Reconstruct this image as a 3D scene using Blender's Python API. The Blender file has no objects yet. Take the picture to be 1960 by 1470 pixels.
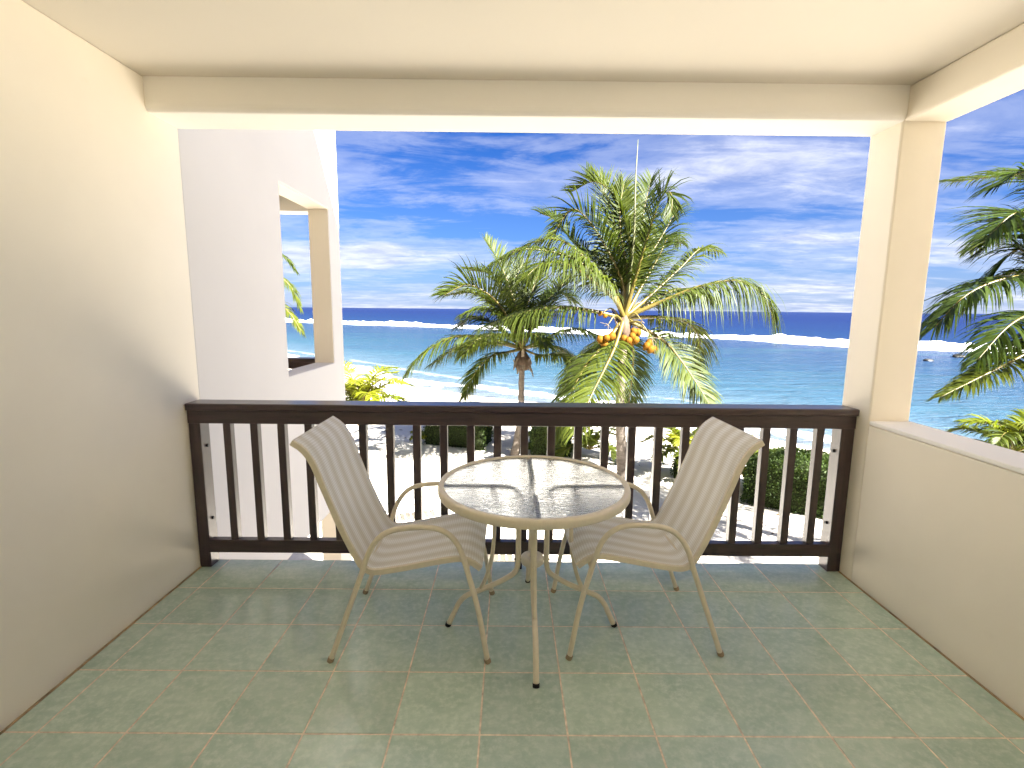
import bpy, bmesh, math, random
from mathutils import Vector, Matrix, noise

random.seed(7)
scene = bpy.context.scene
COL = scene.collection

# ---------------------------------------------------------------- camera
CAM = Vector((0.1022, -2.0341, 1.5923))
FPX, PITCH, YAW, ROLL = 969.45, 0.1465, 0.0043, 0.0097      # focal length in px of the 1960 wide frame
Fw = Vector((math.sin(YAW)*math.cos(PITCH), math.cos(YAW)*math.cos(PITCH), -math.sin(PITCH)))
Rt0 = Vector((math.cos(YAW), -math.sin(YAW), 0))
Up0 = Rt0.cross(Fw)
Rt = Rt0*math.cos(ROLL) + Up0*math.sin(ROLL)
Up = -Rt0*math.sin(ROLL) + Up0*math.cos(ROLL)
cd = bpy.data.cameras.new("camera")
cam = bpy.data.objects.new("camera", cd)
COL.objects.link(cam)
M = Matrix(((Rt.x, Up.x, -Fw.x, CAM.x), (Rt.y, Up.y, -Fw.y, CAM.y), (Rt.z, Up.z, -Fw.z, CAM.z), (0, 0, 0, 1)))
cam.matrix_world = M
cd.sensor_width = 36.0
cd.lens = 36.0*FPX/1960.0
cd.clip_start = 0.05
cd.clip_end = 80000.0
scene.camera = cam

# ---------------------------------------------------------------- sun, sky, exposure
SUN = Vector((-0.72, 0.70, -0.95)).normalized()               # travel direction of the light
SUN_EL = math.asin(-SUN.z)
SUN_AZ = math.atan2(-SUN.x, -SUN.y)                          # clockwise from +Y
sl = bpy.data.lights.new("sun", 'SUN')
sl.energy = 5.0
sl.angle = math.radians(0.53)
sl.color = (1.0, 0.965, 0.91)
so = bpy.data.objects.new("sun", sl)
so.rotation_euler = SUN.to_track_quat('-Z', 'Y').to_euler()
so.location = (20, -12, 25)
COL.objects.link(so)

EXPOSURE = 3.45
SKY_TINT = (0.068, 0.146, 0.285)
CL_U, CL_V, CL_T = 20.0, 5.0, 0.80                            # where the cloud sheet lies, and how much of it is open
CL_A, CL_B, HAZE_COL = (1.30, 1.41, 1.84), (2.1, 2.15, 2.4), (0.95, 1.12, 1.80)
SKY_STRENGTH = 0.05
w = bpy.data.worlds.new("World")
scene.world = w
w.use_nodes = True
wt = w.node_tree
wt.nodes.clear()

def NN(t, typ, **kw):
    n = t.nodes.new(typ)
    for k, v in kw.items():
        if k.startswith('i_'):
            key = k[2:]
            n.inputs[int(key) if key.isdigit() else key.replace('_', ' ')].default_value = v
        else:
            setattr(n, k, v)
    return n

def MATH(t, op, a, b=None, clamp=False):
    n = t.nodes.new('ShaderNodeMath'); n.operation = op; n.use_clamp = clamp
    for i, v in enumerate((a, b)):
        if v is None: continue
        if hasattr(v, 'links'): t.links.new(v, n.inputs[i])
        else: n.inputs[i].default_value = v
    return n.outputs[0]

def MIX(t, f, a, b, blend='MIX'):
    n = t.nodes.new('ShaderNodeMix'); n.data_type = 'RGBA'; n.blend_type = blend
    for sock, v in ((n.inputs[0], f), (n.inputs[6], a), (n.inputs[7], b)):
        if hasattr(v, 'links'): t.links.new(v, sock)
        elif isinstance(v, (int, float)): sock.default_value = v
        else: sock.default_value = (*v, 1.0) if len(v) == 3 else v
    return n.outputs[2]

def RAMP(t, src, stops, interp='LINEAR'):
    n = t.nodes.new('ShaderNodeValToRGB')
    cr = n.color_ramp; cr.interpolation = interp
    while len(cr.elements) < len(stops): cr.elements.new(0.5)
    for e, (p, c) in zip(cr.elements, stops):
        e.position = p
        e.color = (c, c, c, 1) if isinstance(c, (int, float)) else (*c, 1)
    t.links.new(src, n.inputs[0])
    return n.outputs[0]

def build_sky():
    t = wt
    L = t.links.new
    out = NN(t, 'ShaderNodeOutputWorld')
    bg = NN(t, 'ShaderNodeBackground'); bg.inputs[1].default_value = SKY_STRENGTH
    L(bg.outputs[0], out.inputs[0])
    sky = NN(t, 'ShaderNodeTexSky', sky_type='NISHITA', sun_disc=False, sun_elevation=SUN_EL,
             sun_rotation=SUN_AZ, altitude=0.0, air_density=1.0, dust_density=0.25, ozone_density=2.2)
    tc = NN(t, 'ShaderNodeTexCoord')
    sep = NN(t, 'ShaderNodeSeparateXYZ'); L(tc.outputs['Generated'], sep.inputs[0])
    x, y, z = sep.outputs
    hs = NN(t, 'ShaderNodeHueSaturation', i_Saturation=1.25, i_Value=1.0)
    L(sky.outputs[0], hs.inputs['Color'])
    tint = MIX(t, 1.0, hs.outputs[0], SKY_TINT, 'MULTIPLY')
    # cloud sheets lie on level planes overhead, so they draw together towards the horizon
    den = MATH(t, 'ADD', MATH(t, 'MAXIMUM', z, 0.0), 0.085)
    u, v = MATH(t, 'DIVIDE', x, den), MATH(t, 'DIVIDE', y, den)
    def sheet(su, sv, ou, ov, scale, detail, rough, dist):
        c = NN(t, 'ShaderNodeCombineXYZ')
        L(MATH(t, 'ADD', MATH(t, 'MULTIPLY', u, su), ou), c.inputs[0]); L(MATH(t, 'ADD', MATH(t, 'MULTIPLY', v, sv), ov), c.inputs[1])
        n = NN(t, 'ShaderNodeTexNoise', i_Scale=scale, i_Detail=detail, i_Roughness=rough, i_Distortion=dist)
        L(c.outputs[0], n.inputs['Vector'])
        return n.outputs[0]
    cover = sheet(0.55, 1.0, CL_U, CL_V, 0.62, 3, 0.5, 0.2)
    wisp = sheet(0.45, 1.0, 3.3, 7.1, 2.3, 9, 0.68, 0.9)
    lump = sheet(0.8, 1.0, 9.2, 1.4, 3.6, 8, 0.62, 0.35)
    m = MATH(t, 'ADD', MATH(t, 'MULTIPLY', cover, 1.15), MATH(t, 'ADD', MATH(t, 'MULTIPLY', wisp, 0.55), MATH(t, 'MULTIPLY', lump, 0.22)))
    cov = RAMP(t, MATH(t, 'SUBTRACT', m, CL_T), [(0.0, 0.0), (0.14, 0.32), (0.38, 0.92)], 'EASE')
    haze = RAMP(t, z, [(0.0, 0.72), (0.05, 0.50), (0.13, 0.18), (0.30, 0.0)])
    base = MIX(t, haze, tint, HAZE_COL)
    cl = MIX(t, RAMP(t, lump, [(0.35, 0.0), (0.65, 1.0)]), CL_A, CL_B)
    col = MIX(t, MATH(t, 'MULTIPLY', cov, 0.92), base, cl)
    L(col, bg.inputs[0])
build_sky()

scene.view_settings.view_transform = 'Standard'
scene.view_settings.look = 'None'
scene.view_settings.exposure = EXPOSURE
scene.view_settings.gamma = 1.0
scene.view_settings.use_curve_mapping = False
cy = scene.cycles
cy.max_bounces = 12; cy.diffuse_bounces = 7; cy.glossy_bounces = 4; cy.transmission_bounces = 10; cy.transparent_max_bounces = 12
cy.sample_clamp_indirect = 6.0
cy.use_denoising = True
cy.use_adaptive_sampling = True
cy.adaptive_threshold = 0.02

# ---------------------------------------------------------------- pixel helpers (photo frame, 1960 x 1470)
def ray(px, py):
    return Fw + Rt*((px-980.0)/FPX) - Up*((py-735.0)/FPX)
def at_y(px, py, Y):
    d = ray(px, py); return CAM + d*((Y-CAM.y)/d.y)
def at_z(px, py, Z):
    d = ray(px, py); return CAM + d*((Z-CAM.z)/d.z)

# ---------------------------------------------------------------- object helpers
def tag(o, label=None, cat=None, group=None, kind=None):
    if label: o['label'] = label
    if cat: o['category'] = cat
    if group: o['group'] = group
    if kind: o['kind'] = kind
    return o

def empty(name, loc=(0, 0, 0), rz=0.0):
    o = bpy.data.objects.new(name, None)
    COL.objects.link(o); o.location = loc; o.rotation_euler = (0, 0, rz)
    o.empty_display_size = 0.1
    return o

def link_mesh(name, me, parent=None):
    o = bpy.data.objects.new(name, me); COL.objects.link(o)
    if parent is not None: o.parent = parent
    return o

def mk(name, verts, faces, mat, parent=None, smooth=False, origin=None):
    """one mesh object; verts are in the parent's space, or in world space when origin is given"""
    if origin is not None:
        verts = [(v[0]-origin[0], v[1]-origin[1], v[2]-origin[2]) for v in verts]
    me = bpy.data.meshes.new(name)
    me.from_pydata([tuple(v) for v in verts], [], faces)
    me.materials.append(mat)
    if smooth: me.polygons.foreach_set('use_smooth', [True]*len(me.polygons))
    me.update()
    return link_mesh(name, me, parent)

def bm_mesh(name, bm, mat, parent=None, smooth=False):
    me = bpy.data.meshes.new(name)
    bm.normal_update(); bm.to_mesh(me); bm.free()
    me.materials.append(mat)
    if smooth: me.polygons.foreach_set('use_smooth', [True]*len(me.polygons))
    return link_mesh(name, me, parent)

def bbox_bm(x0, x1, y0, y1, z0, z1, bev=0.0, seg=2):
    bm = bmesh.new()
    vs = [bm.verts.new(p) for p in ((x0,y0,z0),(x1,y0,z0),(x1,y1,z0),(x0,y1,z0),(x0,y0,z1),(x1,y0,z1),(x1,y1,z1),(x0,y1,z1))]
    for f in ((0,3,2,1),(4,5,6,7),(0,1,5,4),(1,2,6,5),(2,3,7,6),(3,0,4,7)):
        bm.faces.new([vs[i] for i in f])
    if bev > 0:
        bmesh.ops.bevel(bm, geom=list(bm.edges), offset=bev, segments=seg, profile=0.5, affect='EDGES')
    return bm

def boxo(name, x0, x1, y0, y1, z0, z1, mat, parent=None, bev=0.004, seg=2):
    """box given in world space; its object sits at the box centre base (or in the parent's frame)"""
    if parent is not None:
        ox, oy, oz = parent.location
        return bm_mesh(name, bbox_bm(x0-ox, x1-ox, y0-oy, y1-oy, z0-oz, z1-oz, bev, seg), mat, parent)
    cx, cyy = (x0+x1)/2, (y0+y1)/2
    o = bm_mesh(name, bbox_bm(x0-cx, x1-cx, y0-cyy, y1-cyy, 0, z1-z0, bev, seg), mat)
    o.location = (cx, cyy, z0)
    return o

def catmull(pts, n):
    P = [Vector(p) for p in pts]
    P = [P[0]*2-P[1]] + P + [P[-1]*2-P[-2]]
    out = []
    segs = len(P)-3
    # arc-length-ish sampling: equal share by chord length
    lens = [(P[i+2]-P[i+1]).length for i in range(segs)]
    tot = sum(lens); acc = [0]
    for l in lens: acc.append(acc[-1]+l)
    for k in range(n+1):
        s = tot*k/n
        i = 0
        while i < segs-1 and s > acc[i+1]: i += 1
        u = (s-acc[i])/max(lens[i], 1e-9)
        a, b, c, d = P[i], P[i+1], P[i+2], P[i+3]
        out.append(0.5*((2*b) + (c-a)*u + (2*a-5*b+4*c-d)*u*u + (3*b-a-3*c+d)*u**3))
    return out

def tube_geo(path, rad, seg=10, flat=1.0, cap=True, V=None, Fc=None):
    """sweep a ring along path; rad a number or f(t)"""
    V = [] if V is None else V
    Fc = [] if Fc is None else Fc
    n = len(path)
    T = []
    for i in range(n):
        a = path[max(i-1, 0)]; b = path[min(i+1, n-1)]
        T.append((b-a).normalized())
    ref = Vector((0, 0, 1)) if abs(T[0].z) < 0.9 else Vector((0, 1, 0))
    N = (ref - T[0]*ref.dot(T[0])).normalized()
    base = len(V)
    for i in range(n):
        if i > 0:
            N = (N - T[i]*N.dot(T[i])).normalized()
        B = T[i].cross(N)
        r = rad(i/(n-1)) if callable(rad) else rad
        for k in range(seg):
            a = 2*math.pi*k/seg
            V.append(path[i] + N*(math.cos(a)*r) + B*(math.sin(a)*r*flat))
    for i in range(n-1):
        for k in range(seg):
            k2 = (k+1) % seg
            Fc.append((base+i*seg+k, base+i*seg+k2, base+(i+1)*seg+k2, base+(i+1)*seg+k))
    if cap:
        Fc.append(tuple(base+k for k in reversed(range(seg))))
        Fc.append(tuple(base+(n-1)*seg+k for k in range(seg)))
    return V, Fc

def lathe_geo(prof, seg=32, cx=0, cy_=0, closed=False):
    V, Fc = [], []
    n = len(prof)
    for r, z in prof:
        for k in range(seg):
            a = 2*math.pi*k/seg
            V.append((cx+r*math.cos(a), cy_+r*math.sin(a), z))
    m = n if closed else n-1
    for i in range(m):
        j = (i+1) % n
        for k in range(seg):
            k2 = (k+1) % seg
            Fc.append((i*seg+k, i*seg+k2, j*seg+k2, j*seg+k))
    return V, Fc

def grid_wall(ys, zs, holes, x0, x1):
    """wall in the plane x = const, thickness x0..x1, cells (i,j) in holes left open: one closed mesh"""
    V = []; idx = {}
    def v(x, i, j):
        k = (x, i, j)
        if k not in idx: idx[k] = len(V); V.append((x, ys[i], zs[j]))
        return idx[k]
    Fc = []
    ny, nz = len(ys)-1, len(zs)-1
    solid = lambda i, j: 0 <= i < ny and 0 <= j < nz and (i, j) not in holes
    for i in range(ny):
        for j in range(nz):
            if not solid(i, j): continue
            Fc.append((v(x1,i,j), v(x1,i+1,j), v(x1,i+1,j+1), v(x1,i,j+1)))
            Fc.append((v(x0,i,j), v(x0,i,j+1), v(x0,i+1,j+1), v(x0,i+1,j)))
            if not solid(i-1, j): Fc.append((v(x0,i,j), v(x1,i,j), v(x1,i,j+1), v(x0,i,j+1)))
            if not solid(i+1, j): Fc.append((v(x1,i+1,j), v(x0,i+1,j), v(x0,i+1,j+1), v(x1,i+1,j+1)))
            if not solid(i, j-1): Fc.append((v(x0,i,j), v(x0,i+1,j), v(x1,i+1,j), v(x1,i,j)))
            if not solid(i, j+1): Fc.append((v(x1,i,j+1), v(x1,i+1,j+1), v(x0,i+1,j+1), v(x0,i,j+1)))
    return V, Fc

def outward(o):
    bm = bmesh.new(); bm.from_mesh(o.data)
    bmesh.ops.recalc_face_normals(bm, faces=bm.faces)
    bm.to_mesh(o.data); bm.free()
    return o

def bevel_mod(o, wd=0.008, seg=3):
    m = o.modifiers.new('edge', 'BEVEL'); m.width = wd; m.segments = seg; m.limit_method = 'ANGLE'; m.angle_limit = math.radians(40)
    return o

# ---------------------------------------------------------------- materials
def newmat(name):
    m = bpy.data.materials.new(name); m.use_nodes = True
    t = m.node_tree
    b = t.nodes['Principled BSDF']
    return m, t, b

def setb(b, col=None, rough=None, spec=None, **kw):
    if col is not None: b.inputs['Base Color'].default_value = (*col, 1)
    if rough is not None: b.inputs['Roughness'].default_value = rough
    if spec is not None: b.inputs['Specular IOR Level'].default_value = spec
    for k, v in kw.items(): b.inputs[k.replace('_', ' ')].default_value = v

def noise_node(t, scale, detail=4, rough=0.55, vec=None, stretch=None, coord='Object', dist=0.0):
    tc = NN(t, 'ShaderNodeTexCoord')
    src = tc.outputs[coord]
    if vec is not None: src = vec
    if stretch is not None:
        mp = NN(t, 'ShaderNodeMapping'); mp.inputs['Scale'].default_value = stretch
        t.links.new(src, mp.inputs[0]); src = mp.outputs[0]
    n = NN(t, 'ShaderNodeTexNoise', i_Scale=scale, i_Detail=detail, i_Roughness=rough, i_Distortion=dist)
    t.links.new(src, n.inputs['Vector'])
    return n.outputs[0]

def bump(t, b, h, strength=0.2, distance=0.01):
    n = NN(t, 'ShaderNodeBump', i_Strength=strength, i_Distance=distance)
    t.links.new(h, n.inputs['Height']); t.links.new(n.outputs[0], b.inputs['Normal'])
    return n

def plaster(name, c, var=0.04):
    m, t, b = newmat(name)
    setb(b, rough=0.72, spec=0.25)
    big = noise_node(t, 1.1, 4)
    d = tuple(max(0, v*(1-var*2.0)) for v in c)
    col = MIX(t, RAMP(t, big, [(0.3, 0.0), (0.72, 1.0)]), d, c)
    sp = noise_node(t, 9.0, 5, 0.6)
    stain = RAMP(t, sp, [(0.66, 0.0), (0.78, 1.0)])
    col = MIX(t, MATH(t, 'MULTIPLY', stain, 0.10), col, (c[0]*0.78, c[1]*0.72, c[2]*0.6))
    t.links.new(col, b.inputs['Base Color'])
    h1 = noise_node(t, 5.0, 3); h2 = noise_node(t, 140.0, 3)
    h = MATH(t, 'ADD', h1, MATH(t, 'MULTIPLY', h2, 0.10))
    bump(t, b, h, 0.22, 0.006)
    return m
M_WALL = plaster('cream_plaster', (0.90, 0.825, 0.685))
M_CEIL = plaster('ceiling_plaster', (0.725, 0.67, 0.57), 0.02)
M_BEAM = plaster('beam_plaster', (0.93, 0.895, 0.82), 0.015)
M_OUTER = plaster('outer_white_plaster', (0.660, 0.632, 0.600), 0.02)

def mat_tile():
    m, t, b = newmat('green_ceramic_tile')
    setb(b, rough=0.24, spec=0.5)
    oi = NN(t, 'ShaderNodeObjectInfo')
    geo = NN(t, 'ShaderNodeNewGeometry')
    add = NN(t, 'ShaderNodeVectorMath', operation='ADD')
    cmb = NN(t, 'ShaderNodeCombineXYZ')
    t.links.new(MATH(t, 'MULTIPLY', oi.outputs['Random'], 37.0), cmb.inputs[2])
    t.links.new(geo.outputs['Position'], add.inputs[0]); t.links.new(cmb.outputs[0], add.inputs[1])
    n1 = noise_node(t, 6.5, 6, 0.62, vec=add.outputs[0], dist=0.4)
    n2 = noise_node(t, 34.0, 5, 0.7, vec=add.outputs[0])
    n3 = noise_node(t, 15.0, 4, 0.6, vec=add.outputs[0], stretch=(0.7, 1.6, 1))
    base = MIX(t, RAMP(t, n1, [(0.30, 0.0), (0.70, 1.0)]), (0.405, 0.525, 0.415), (0.535, 0.645, 0.525))
    base = MIX(t, MATH(t, 'MULTIPLY', RAMP(t, n2, [(0.45, 0.0), (0.66, 1.0)]), 0.75), base, (0.64, 0.72, 0.61))
    base = MIX(t, MATH(t, 'MULTIPLY', RAMP(t, n3, [(0.50, 0.0), (0.68, 1.0)]), 0.30), base, (0.33, 0.45, 0.365))
    tone = MATH(t, 'ADD', MATH(t, 'MULTIPLY', oi.outputs['Random'], 0.14), 0.93)
    vm = NN(t, 'ShaderNodeVectorMath', operation='SCALE'); t.links.new(base, vm.inputs[0]); t.links.new(tone, vm.inputs['Scale'])
    t.links.new(vm.outputs[0], b.inputs['Base Color'])
    t.links.new(RAMP(t, n2, [(0.3, 0.13), (0.75, 0.27)]), b.inputs['Roughness'])
    bump(t, b, n1, 0.10, 0.006)
    return m
M_TILE = mat_tile()

def simple(name, col, rough=0.5, spec=0.4, nscale=None, nvar=0.15, bumps=0.0, stretch=None, **kw):
    m, t, b = newmat(name)
    setb(b, col, rough, spec, **kw)
    if nscale:
        n = noise_node(t, nscale, 4, 0.6, stretch=stretch)
        c = MIX(t, RAMP(t, n, [(0.3, 0.0), (0.7, 1.0)]), tuple(v*(1-nvar) for v in col), tuple(min(1, v*(1+nvar)) for v in col))
        t.links.new(c, b.inputs['Base Color'])
        if bumps: bump(t, b, n, bumps, 0.01)
    return m
M_GROUT = simple('grout', (0.74, 0.62, 0.48), 0.9, 0.2, 30, 0.3)
M_FRAME = simple('beige_powder_coat', (0.73, 0.655, 0.50), 0.36, 0.45, 40, 0.05)
M_BEAD = simple('sealant', (0.42, 0.30, 0.16), 0.7, 0.3, 12, 0.5)
M_RUBBER = simple('dark_rubber', (0.018, 0.014, 0.013), 0.7, 0.3)
M_CAP = simple('foot_cap', (0.33, 0.25, 0.16), 0.6, 0.3)
M_RINGW = simple('white_plastic', (0.70, 0.65, 0.54), 0.4, 0.4)

def mat_wood(name, stretch):
    m, t, b = newmat(name)
    setb(b, rough=0.34, spec=0.6, Coat_Weight=0.3, Coat_Roughness=0.22)
    g = noise_node(t, 3.0, 6, 0.65, stretch=stretch, dist=0.6)
    c = MIX(t, RAMP(t, g, [(0.3, 0.0), (0.7, 1.0)]), (0.036, 0.0200, 0.0180), (0.074, 0.044, 0.040))
    kn = noise_node(t, 7.0, 2, 0.5)
    c = MIX(t, MATH(t, 'MULTIPLY', RAMP(t, kn, [(0.70, 0.0), (0.78, 1.0)]), 0.5), c, (0.014, 0.008, 0.007))
    t.links.new(c, b.inputs['Base Color'])
    t.links.new(RAMP(t, g, [(0.3, 0.27), (0.75, 0.42)]), b.inputs['Roughness'])
    bump(t, b, g, 0.16, 0.004)
    return m
M_RAIL = mat_wood('dark_stained_rail', (1.2, 14, 14))
M_POST = mat_wood('dark_stained_post', (14, 14, 1.2))
M_BOLT = simple('bolt_steel', (0.02, 0.018, 0.018), 0.5, 0.5)

def mat_sling():
    m, t, b = newmat('striped_mesh_sling')
    setb(b, rough=0.62, spec=0.3)
    uv = NN(t, 'ShaderNodeUVMap'); uv.uv_map = 'UVMap'
    sp = NN(t, 'ShaderNodeSeparateXYZ'); t.links.new(uv.outputs[0], sp.inputs[0])
    u, v = sp.outputs[0], sp.outputs[1]                     # metres along, metres across
    ph = MATH(t, 'FRACT', MATH(t, 'MULTIPLY', v, 1/0.098))
    band = RAMP(t, ph, [(0.0, 0.0), (0.30, 0.0), (0.33, 0.55), (0.46, 0.55), (0.49, 1.0), (0.80, 1.0), (0.83, 0.45), (0.97, 0.45), (1.0, 0.0)])
    col = MIX(t, band, (0.80, 0.765, 0.67), (0.95, 0.94, 0.90))
    thr = MATH(t, 'SINE', MATH(t, 'MULTIPLY', u, 2*math.pi/0.0105))
    thv = MATH(t, 'SINE', MATH(t, 'MULTIPLY', v, 2*math.pi/0.0090))
    wv = MATH(t, 'MULTIPLY', MATH(t, 'ADD', thr, 1.0), MATH(t, 'ADD', thv, 1.0))
    wv = MATH(t, 'MULTIPLY', wv, 0.25, True)
    col = MIX(t, MATH(t, 'MULTIPLY', wv, 0.62), col, (0.55, 0.49, 0.40))
    t.links.new(col, b.inputs['Base Color'])
    bump(t, b, MATH(t, 'SUBTRACT', 1.0, wv), 0.5, 0.002)
    # woven mesh lets some light through
    tr = NN(t, 'ShaderNodeBsdfTranslucent'); t.links.new(col, tr.inputs[0])
    mx = NN(t, 'ShaderNodeMixShader'); mx.inputs[0].default_value = 0.22
    out = t.nodes['Material Output']
    t.links.new(b.outputs[0], mx.inputs[1]); t.links.new(tr.outputs[0], mx.inputs[2]); t.links.new(mx.outputs[0], out.inputs[0])
    return m
M_SLING = mat_sling()

def mat_glass():
    m, t, b = newmat('rippled_glass')
    setb(b, (0.80, 0.835, 0.85), 0.05, 0.5, Transmission_Weight=1.0, IOR=1.45)
    g1 = noise_node(t, 55.0, 3, 0.6, stretch=(0.55, 1.5, 1), dist=0.8)
    g2 = noise_node(t, 20.0, 2, 0.5, stretch=(0.6, 1.4, 1), dist=0.5)
    h = MATH(t, 'ADD', g1, MATH(t, 'MULTIPLY', g2, 0.8))
    bump(t, b, h, 0.75, 0.0042)
    return m
M_GLASS = mat_glass()

def leafmat(name, c_dark, c_light, transl=0.35, gloss=0.38):
    """leaf blade: two-sided, part of the light passes through; tint varies from leaf to leaf"""
    m, t, b = newmat(name)
    setb(b, rough=gloss, spec=0.22)
    oi = NN(t, 'ShaderNodeObjectInfo')
    geo = NN(t, 'ShaderNodeNewGeometry')
    r = MATH(t, 'ADD', MATH(t, 'MULTIPLY', geo.outputs['Random Per Island'], 0.65), MATH(t, 'MULTIPLY', oi.outputs['Random'], 0.35))
    col = MIX(t, r, c_dark, c_light)
    tint = MIX(t, 1.0, col, oi.outputs['Color'], 'MULTIPLY')
    t.links.new(tint, b.inputs['Base Color'])
    tr = NN(t, 'ShaderNodeBsdfTranslucent')
    tcol = MIX(t, 1.0, tint, (1.25, 1.25, 0.55), 'MULTIPLY')
    t.links.new(tcol, tr.inputs[0])
    mx = NN(t, 'ShaderNodeMixShader'); mx.inputs[0].default_value = transl
    out = t.nodes['Material Output']
    t.links.new(b.outputs[0], mx.inputs[1]); t.links.new(tr.outputs[0], mx.inputs[2]); t.links.new(mx.outputs[0], out.inputs[0])
    return m
M_PALM = leafmat('palm_leaflet', (0.021, 0.036, 0.006), (0.066, 0.084, 0.014), 0.38, 0.5)
M_HEDGE = leafmat('hedge_leaf', (0.020, 0.040, 0.008), (0.060, 0.088, 0.016), 0.25, 0.6)
M_HCORE = simple('hedge_twigs', (0.020, 0.026, 0.010), 0.9, 0.1, 12, 0.4)
M_STALK = simple('palm_stalk', (0.095, 0.072, 0.012), 0.45, 0.4, 6, 0.2)
M_FIBRE = simple('palm_fibre', (0.085, 0.058, 0.040), 0.9, 0.15, 9, 0.5, 0.6, (1, 1, 0.3))
M_HUSK = simple('dry_husk', (0.17, 0.135, 0.10), 0.85, 0.2, 8, 0.4)
M_NUT = simple('orange_coconut', (0.125, 0.054, 0.0025), 0.75, 0.12, 14, 0.35)
M_SPEAR = simple('young_spear', (0.10, 0.105, 0.04), 0.45, 0.4)

def mat_trunk():
    m, t, b = newmat('palm_bark')
    setb(b, rough=0.9, spec=0.15)
    n = noise_node(t, 6.0, 6, 0.65, stretch=(1, 1, 3.2), dist=0.6)
    n2 = noise_node(t, 30.0, 4, 0.6)
    c = MIX(t, RAMP(t, n, [(0.32, 0.0), (0.66, 1.0)]), (0.085, 0.068, 0.054), (0.20, 0.172, 0.142))
    c = MIX(t, MATH(t, 'MULTIPLY', n2, 0.3), c, (0.10, 0.08, 0.065))
    t.links.new(c, b.inputs['Base Color'])
    bump(t, b, MATH(t, 'ADD', n, MATH(t, 'MULTIPLY', n2, 0.5)), 0.7, 0.03)
    return m
M_TRUNK = mat_trunk()

def mat_sand():
    m, t, b = newmat('coral_sand')
    setb(b, rough=0.95, spec=0.1)
    a = noise_node(t, 0.35, 5, 0.6); f = noise_node(t, 5.0, 5, 0.65); g = noise_node(t, 60.0, 3, 0.6)
    c = MIX(t, RAMP(t, a, [(0.35, 0.0), (0.7, 1.0)]), (0.55, 0.505, 0.43), (0.68, 0.64, 0.57))
    c = MIX(t, MATH(t, 'MULTIPLY', RAMP(t, f, [(0.56, 0.0), (0.72, 1.0)]), 0.45), c, (0.44, 0.37, 0.29))
    at = NN(t, 'ShaderNodeAttribute', attribute_name='wet')
    c = MIX(t, at.outputs['Fac'], c, (0.40, 0.34, 0.275))
    t.links.new(c, b.inputs['Base Color'])
    h = MATH(t, 'ADD', f, MATH(t, 'MULTIPLY', g, 0.08))
    bump(t, b, h, 0.8, 0.10)
    return m
M_SAND = mat_sand()

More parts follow.
